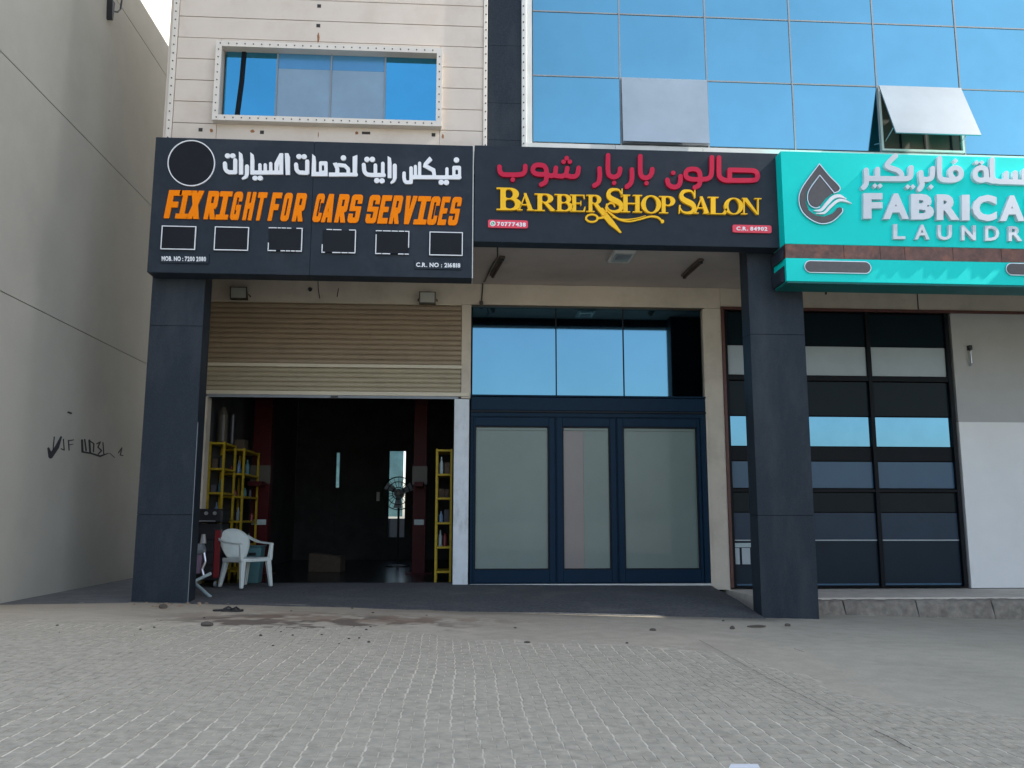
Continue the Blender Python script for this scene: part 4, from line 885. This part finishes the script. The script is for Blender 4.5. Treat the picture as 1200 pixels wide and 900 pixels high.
# back: curved fan with slots
bk = MB(); NU, NV = 15, 10
def bp(u, v):        # u across -1..1, v up 0..1
    hw = .17+.11*math.sin(min(1, v*1.15)*math.pi*.55)
    topz = .88-.13*abs(u)**2.6; z = .43+(topz-.43)*v
    return (-.235-.14*v+.085*u*u*(.35+v*.65), u*hw, z)
for j in range(NV):
    for i in range(NU): bk.v.append(bp(-1+2*i/(NU-1), j/(NV-1)))
for j in range(NV-1):
    for i in range(NU-1):
        if False: continue
        a = j*NU+i; bk.f.append((a, a+1, a+NU+1, a+NU))
solid(put('backrest', bk, CM, ch, smooth=True), .016)
for sd in (-1, 1):
    pts = [(-.32,sd*.26,.77),(-.24,sd*.305,.715),(-.10,sd*.315,.675),(.08,sd*.31,.66),(.21,sd*.30,.655),(.255,sd*.295,.64)]
    g = MB(); 
    for p in pts: g.v += [(p[0],p[1]-.028,p[2]-.012),(p[0],p[1]+.028,p[2]-.012),(p[0],p[1]+.03,p[2]+.012),(p[0],p[1]-.03,p[2]+.012)]
    for i in range(len(pts)-1):
        for j in range(4): g.f.append((i*4+j, i*4+(j+1)%4, (i+1)*4+(j+1)%4, (i+1)*4+j))
    g.f += [(3,2,1,0), (20,21,22,23)]
    a_ = put('armrest', g, CM, ch)
    g = MB().hexa([(.20,sd*.27-.03,.40),(.275,sd*.27-.03,.40),(.275,sd*.27+.03,.40),(.20,sd*.27+.03,.40),(.215,sd*.295-.025,.645),(.262,sd*.295-.025,.645),(.262,sd*.295+.025,.645),(.215,sd*.295+.025,.645)])
    put('arm_support', g, CM, ch, bevel=.008)
# teal crate + pale bin behind the chair
q = onY(292, 690, 14.9); tb = thing('storage_crate', 'small teal plastic crate on the floor just behind the pale chair', 'crate', (-3.2, 14.9, FL))
obj('body', MB().hexa([(-3.40,14.72,FL),(-3.20,14.72,FL),(-3.20,15.0,FL),(-3.40,15.0,FL),(-3.42,14.70,FL+.58),(-3.16,14.70,FL+.58),(-3.16,15.02,FL+.58),(-3.42,15.02,FL+.58)]), M['teal'], tb, bevel=.01)
obj('rim', B(-3.44,-3.14,14.68,15.04,FL+.582,FL+.60), M['teal'], tb, bevel=.008)
obj('handle', B(-3.35,-3.24,14.66,14.70,FL+.45,FL+.49), M['black'], tb)
# tool cart
tc = thing('tool_cart', 'black and red tool trolley tucked behind the left granite pillar', 'trolley', (-3.88, 14.2, FL))
x0, x1, y0, y1 = -4.16, -3.63, 13.95, 14.42
obj('cabinet', MB().box(x0, x1, y0, y1, FL+.10, FL+.96), M['black'], tc, bevel=.01); obj('top_box', MB().box(x0-.01, x1+.015, y0-.015, y1, FL+.97, FL+1.19), M['black'], tc, bevel=.03)
for x in (-3.86,-3.73): obj('knob', MB().tube([(x,y0-.016,FL+1.12),(x,y0-.04,FL+1.12)], .028, 12), M['chrome'], tc)
obj('handle', MB().tube([(-3.95,y0-.02,FL+1.0),(-3.95,y0-.06,FL+1.0),(-3.72,y0-.06,FL+1.0),(-3.72,y0-.02,FL+1.0)], .01, 6), M['chrome'], tc)
obj('red_edge', B(x1-.085, x1+.008, y0-.022, y0-.002, FL+.14, FL+.86), M['red'], tc, bevel=.006); obj('red_edge', B(x0, x0+.04, y0-.022, y0-.002, FL+.14, FL+.86), M['red'], tc)
for k in range(4): obj('drawer', B(x0+.05, x1-.09, y0-.018, y0-.001, FL+.15+.19*k, FL+.15+.19*k+.175), M['black'], tc, bevel=.005)
for x in (x0+.06, x1-.06):
    for y in (y0+.06, y1-.06): obj('castor', MB().tube([(x-.015,y,FL+.045),(x+.015,y,FL+.045)], .045, 12), M['mullion'], tc)
# small motor / pump leaning on trolley and the white bent rod
pm_ = thing('pump', 'little grey pump with a violet side hung on the front of the trolley', 'pump', (-3.88, 13.86, .45))
obj('body', MB().tube([(-3.96,13.84,.62),(-3.84,13.84,.66)], .085, 12), M['mullion'], pm_); obj('cap', MB().tube([(-3.86,13.84,.72),(-3.86,13.84,.86)], [.05,.03], 10), M['chrome'], pm_)
obj('hose', MB().tube([(-3.84,13.83,.62),(-3.80,13.81,.45),(-3.84,13.80,.33),(-3.80,13.78,.22)], .02, 8), M['chrome'], pm_); obj('bag', MB().hexa([(-4.02,13.82,.26),(-3.88,13.82,.26),(-3.88,13.93,.26),(-4.02,13.93,.26),(-4.03,13.82,.56),(-3.86,13.82,.58),(-3.86,13.93,.58),(-4.03,13.93,.56)]), mat('violet', (.20,.14,.20), .7), pm_, bevel=.02)
a, b, c = onY(247,672,13.3), onY(226.5,682,13.1), onY(246.5,699.5,12.75)
tag(obj('bent_rod', MB().tube([tuple(a), tuple(a.lerp(b,.92)), tuple(b), tuple(b.lerp(c,.08)), tuple(c)], .024, 8), M['pale']), 'white bent plastic rod lying against the floor by the granite pillar and trolley', 'rod')
# shelving
def shelf(x0, x1, y0, y1, ztop, levels, label, items, group, slim=.018):
    t = thing('shelving_unit', label, 'shelf', ((x0+x1)/2, (y0+y1)/2, FL), group)
    for x in (x0, x1):
        for y in (y0, y1): obj('upright', B(x-slim, x+slim, y-slim, y+slim, FL, ztop), M['yellow'], t)
    for z in levels: obj('shelf_board', B(x0-slim+.002, x1+slim-.002, y0-slim-.003, y1+slim+.003, z-.035, z), M['yellow'], t, bevel=.003)
    return t
def goods(x0, x1, y0, y1, z, hmax, where, k):
    x = x0
    kinds = [('bottle','pale','bottle'),('box','cardboard','box'),('can','blackcan','can'),('bottle','bottle','bottle'),('box','pale','box'),('can','redcan','can'),('box','darkbox','box'),('bottle','teal','bottle')]
    i = 0
    while x < x1-.04 and i < k:
        kind, mm, cat = random.choice(kinds); wd = random.uniform(.06,.10); h = random.uniform(.45,.9)*hmax; y = random.uniform(y0, y1)
        cmap = {'blackcan':'black','redcan':'red','darkbox':'dark grey','pale':'white','cardboard':'brown','chrome':'silver','bottle':'blue','teal':'teal'}
        if kind == 'box': o = obj('box', B(x, x+wd, y, y+.12, z, z+h*.7), M[mm], None, bevel=.004)
        elif kind == 'can': o = obj('oil_can', MB().lathe((x+wd/2,y+.05,z),[(wd*.45,0),(wd*.45,h*.6),(wd*.2,h*.7),(wd*.2,h*.75)],12), M[mm], None)
        else: o = obj('bottle', MB().lathe((x+wd/2,y+.05,z),[(wd*.42,0),(wd*.45,.02),(wd*.45,h*.6),(wd*.18,h*.8),(wd*.15,h),(.01,h)],12), M[mm], None)
        tag(o, f'{cmap[mm]} {o.name.split(".")[0].replace("_"," ")} {["first","second","third","fourth","fifth"][i]} from the left on {where}'.replace(' from the left',''), cat, 'goods on the garage shelves')
        x += wd+random.uniform(.004,.02); i += 1
lv = [2.36, 1.93, 1.53, 1.10, .68, .25]
ords = ['the top shelf','the second shelf down','the third shelf down','the fourth shelf down','the fifth shelf down','the bottom shelf']
s_1 = shelf(-4.11,-3.88,14.86,15.6, 2.37, lv, 'nearer yellow metal shelving unit along the left garage wall', None, 'yellow shelves in the garage')
s_2 = shelf(-4.11,-3.76,15.75,16.9, 2.33, [z-.04 for z in lv], 'farther yellow metal shelving unit along the left garage wall', None, 'yellow shelves in the garage')
for z, nm in list(zip(lv, ords))[1:5]:
    goods(-4.09,-3.86,14.9,15.2, z, .33, nm+' of the nearer left unit', 3); goods(-4.07,-3.74,15.8,16.5, z-.04, .33, nm+' of the farther left unit', 4)
lr = [2.26, 1.85, 1.45, 1.04, .64, .24]
s_3 = shelf(-.33,-.085,14.86,15.5, 2.27, lr, 'narrow yellow metal shelving unit by the right jamb of the garage', None, 'yellow shelves in the garage')
for z, nm in list(zip(lr, ords))[1:5]: goods(-.29,-.1,14.9,15.1, z, .34, nm+' of the right-hand unit', 3)
tag(obj('gas_cylinder', MB().lathe((-3.99,15.1,2.362),[(.07,0),(.085,.03),(.085,.48),(.05,.58),(.03,.62)],14), M['lampbody']), 'tall dark cylinder standing on top of the nearer left shelving unit', 'cylinder')
tag(obj('gas_cylinder', MB().lathe((-3.90,15.38,2.362),[(.055,0),(.06,.03),(.06,.52),(.03,.6)],14), M['black']), 'slim black cylinder beside the tall one on top of the nearer left shelving unit', 'cylinder')
tag(obj('carton', B(-4.0,-3.8,15.9,16.2,2.292,2.50), M['cardboard'], None, bevel=.005), 'low brown carton on top of the farther left shelving unit', 'box')
# two post vehicle lift
def post(px0, px1, label):
    y = 17.0; a, b = onY(px0, 560, y).x, onY(px1, 560, y).x
    t = thing('lift_post', label, 'car lift', ((a+b)/2, y, FL), 'red posts of the vehicle lift')
    obj('column', MB().box(a, b, y, y+.08, FL+.02, 4.2).box(a, a+.06, y+.081, y+.26, FL+.02, 4.2).box(b-.06, b, y+.081, y+.26, FL+.02, 4.2), M['liftred'], t)
    obj('base_plate', B(a-.12, b+.12, y-.15, y+.4, FL, FL+.019), M['liftred'], t)
    obj('carriage', B(a-.02, b+.02, y-.06, y-.004, 1.75, 2.10), M['lampbody'], t); obj('label_plate', B(a+.03, b-.03, y-.012, y-.004, .98, 1.08), M['pale'], t)
    obj('arm', B(a+.04, b-.04, y-.5, y-.07, 1.70, 1.78), M['liftred'], t)
post(295, 316, 'red steel post of the car lift on the left, next to the shelves'); post(484.5, 499.5, 'red steel post of the car lift on the right, in front of the fan')
# pedestal fan
q = onY(467, 578, 19.5); fn = thing('pedestal_fan', 'large dark pedestal fan silhouetted against the rear opening of the garage', 'fan', (q.x, 19.5, FL))
g = MB()
for r_, yy in ((.36,0),(.36,.12),(.25,-.03),(.13,-.05)): g.tube([(q.x+r_*math.cos(t), 19.5+yy, q.z+r_*math.sin(t)) for t in np.linspace(0, 2*math.pi, 33)], .010, 5, False)
for k in range(20):
    t = k*math.pi/10; g.tube([(q.x+.05*math.cos(t),19.44,q.z+.05*math.sin(t)),(q.x+.36*math.cos(t),19.5,q.z+.36*math.sin(t)),(q.x+.1*math.cos(t),19.66,q.z+.1*math.sin(t))], .004, 4)
obj('cage', g, M['black'], fn); obj('motor', MB().tube([(q.x,19.55,q.z),(q.x,19.8,q.z)], .1, 12), M['black'], fn); obj('hub', MB().tube([(q.x,19.47,q.z),(q.x,19.55,q.z)], .05, 10), M['black'], fn)
for k in range(3):
    t = k*2*math.pi/3+.4; c, s = math.cos(t), math.sin(t)
    obj('blade', MB().extr([(q.x+c*.05-s*.04,19.50,q.z+s*.05+c*.04),(q.x+c*.32-s*.12,19.50,q.z+s*.32+c*.12),(q.x+c*.33+s*.06,19.53,q.z+s*.33-c*.06),(q.x+c*.05+s*.04,19.53,q.z+s*.05-c*.04)], (0,.006,0)), M['mullion'], fn)
obj('pole', MB().tube([(q.x,19.66,FL+.03),(q.x,19.66,q.z-.08)], .025, 8), M['black'], fn); obj('base', MB().lathe((q.x,19.66,FL),[(.26,0),(.26,.02),(.05,.05)],20), M['black'], fn)
# bits deep in the garage
tag(obj('carton', MB().hexa([(-2.9,17.8,FL),(-2.25,17.6,FL),(-2.2,18.0,FL),(-2.85,18.2,FL),(-2.9,17.8,.42),(-2.25,17.6,.36),(-2.2,18.0,.36),(-2.85,18.2,.42)]), M['cardboard'], None, bevel=.01), 'flat brown carton on the garage floor left of the middle', 'box')
tag(obj('light_switch', B(onY(443,583,22.95).x-.04, onY(443,583,22.95).x+.04, 22.95, 22.99, 1.55, 1.78), M['paper'], None), 'white switch plate on the rear wall left of the rear opening', 'switch')
# sandals
def sandal(px, py, ang, label):
    z = gz(onZ(px, py, -.06).x)+.006; q = onZ(px, py, z); t = thing('sandal', label, 'sandal', (q.x, q.y, z), 'pair of dropped sandals')
    c, s = math.cos(ang), math.sin(ang); T = lambda x, y, h: (q.x+x*c-y*s, q.y+x*s+y*c, z+h)
    out = [(-.13,.03),(-.09,.045),(0,.038),(.08,.052),(.13,.035),(.14,0),(.12,-.035),(.06,-.045),(-.02,-.033),(-.09,-.042),(-.13,-.03),(-.14,0)]
    obj('sole', MB().extr([T(x, y, 0) for x, y in out], (0,0,.022)), M['black'], t)
    for sd in (-1, 1): obj('strap', MB().tube([T(.09,0,.024),T(.05,sd*.03,.05),T(-.01,sd*.042,.02)], .009, 6), M['black'], t)
sandal(263, 716, .35, 'black sandal lying nearer the pillar, left one of the dropped pair'); sandal(271.5, 716.5, .1, 'black sandal lying further from the pillar, right one of the dropped pair')
# loose stones, paper
def rock(px, py, sx, sy, sz, label, name='stone', m='stone', cat='stone', grp='loose stones on the forecourt'):
    z = gz(onZ(px, py, -.1).x); q = onZ(px, py, z+sz*.4); bm = bmesh.new(); bmesh.ops.create_icosphere(bm, subdivisions=2, radius=1)
    g = MB(); g.v = [(q.x+v.co.x*sx*random.uniform(.8,1.1), q.y+v.co.y*sy*random.uniform(.8,1.1), z+sz*.35+max(-.35,v.co.z)*sz*random.uniform(.85,1.1)) for v in bm.verts]; g.f = [tuple(v.index for v in f.verts) for f in bm.faces]; bm.free()
    tag(obj(name, g, M[m]), label, cat, grp)
rock(243, 731.5, .07,.05,.035, 'brown stone on the sand below the dropped sandals')
rock(765, 738, .045,.03,.02, 'small brown stone alone in front of the barber shop right door')
rock(858, 736, .035,.03,.03, 'little round dark stone left of the right pillar foot'); rock(887, 734, .13,.035,.02, 'long flat dark stone lying at the foot of the right pillar')
rock(923, 732.5, .04,.03,.025, 'small stone just right of the flat one below the right pillar'); rock(619, 709, .04,.03,.03, 'dark lump on the apron before the barber doors', grp=None) if False else None
rock(618, 752.5, .035,.03,.012, 'flat pebble on the paving in front of the barber shop'); rock(191, 711, .06,.04,.04, 'dark stone against the foot of the left pillar')
for k in range(30):
    px = random.choice([random.uniform(150,350), random.uniform(350,520), random.uniform(60,1150)]); py = random.uniform(709, 760)
    if k == 0: gg = MB()
    z = gz(onZ(px, py, -.1).x); q = onZ(px, py, z); r = random.uniform(.006,.02); gg.lathe((q.x,q.y,z),[(r,0),(r*.9,r*.5),(r*.4,r*.8)],6)
o = obj('grit', gg, M['stone']); o['kind'] = 'stuff'; o['label'] = 'scattered grit and crumbs along the edge of the apron'; o['category'] = 'grit'
gg = MB()
for k in range(26):
    px = random.gauss(205, 25); py = random.uniform(707, 713); z = gz(onZ(px, py, 0).x); q = onZ(px, py, z); r = random.uniform(.012,.035); gg.lathe((q.x,q.y,z),[(r,0),(r*.9,r*.5),(r*.4,r*.8)],7)
o = obj('rubble', gg, mat('rubble', (.30,.22,.15), .95, var=.3, scale=25)); o['kind'] = 'stuff'; o['label'] = 'crumbs of broken render at the foot of the left pillar'; o['category'] = 'rubble'
q = onZ(872, 898, gz(1.5)+.004); tag(obj('paper_scrap', MB().extr([(q.x-.09,q.y-.03,gz(q.x)+.004),(q.x+.07,q.y-.04,gz(q.x)+.004),(q.x+.08,q.y+.02,gz(q.x)+.006),(q.x-.06,q.y+.03,gz(q.x)+.006)], (0,0,.003)), M['paper']), 'white scrap of paper on the pavers at the front of the paving', 'paper')
# cracks in the dusty paving
cg = MB()
for pts, wd in (([(820,750),(870,778),(905,797),(940,815),(983,837)],.006), ([(1025,856),(1045,865),(1068,878)],.010), ([(930,760),(942,764)],.008), ([(1105,817),(1135,826),(1150,830)],.004)):
    P3 = [onZ(x, y, gz(onZ(x,y,-.2).x)+.0135) for x, y in pts]
    for a, b in zip(P3, P3[1:]):
        for k in range(6):
            u = a.lerp(b, k/6)+Vector((random.uniform(-.008,.008),0,0)); v = a.lerp(b, (k+1)/6); n = len(cg.v); s = Vector((wd/2,0,0))
            u.z += .001; v.z += .001; cg.v += [tuple(u-s), tuple(u+s), tuple(v+s), tuple(v-s)]; cg.f.append((n,n+1,n+2,n+3))
obj('crack', cg, M['cable'], pave)

# ============================================================ ADDED SHADE BLOCK, unseen right of the view, put there to shade the forecourt
TY = 12.54-43.3*math.tan(math.pi/2-SUN_AZ)
tb = thing('shade_block', 'tall plain block added out of view on the right to shade the forecourt', 'building', (34, -3, gz(16)))
obj('wall', B(29, 39, -13, TY, gz(16)-.3, 56), M['shadeblock'], tb); obj('parapet', B(28.8, 39.2, -13.2, TY+.05, 56, 57), M['shadeblock'], tb)
src = None
for k in range(17):
    for j in range(6):
        y = -11.4+j*3.3; z = 2.2+k*3.05
        if src is None: src = obj('window', B(28.94, 29.02, y, y+1.5, z, z+1.5), M['lglass'], tb, loc=(29, y, z))
        else: share('window', src, tb, (29, y, z))
SC.render.engine = 'CYCLES'; SC.cycles.max_bounces = 8; SC.cycles.caustics_reflective = False; SC.cycles.use_denoising = True
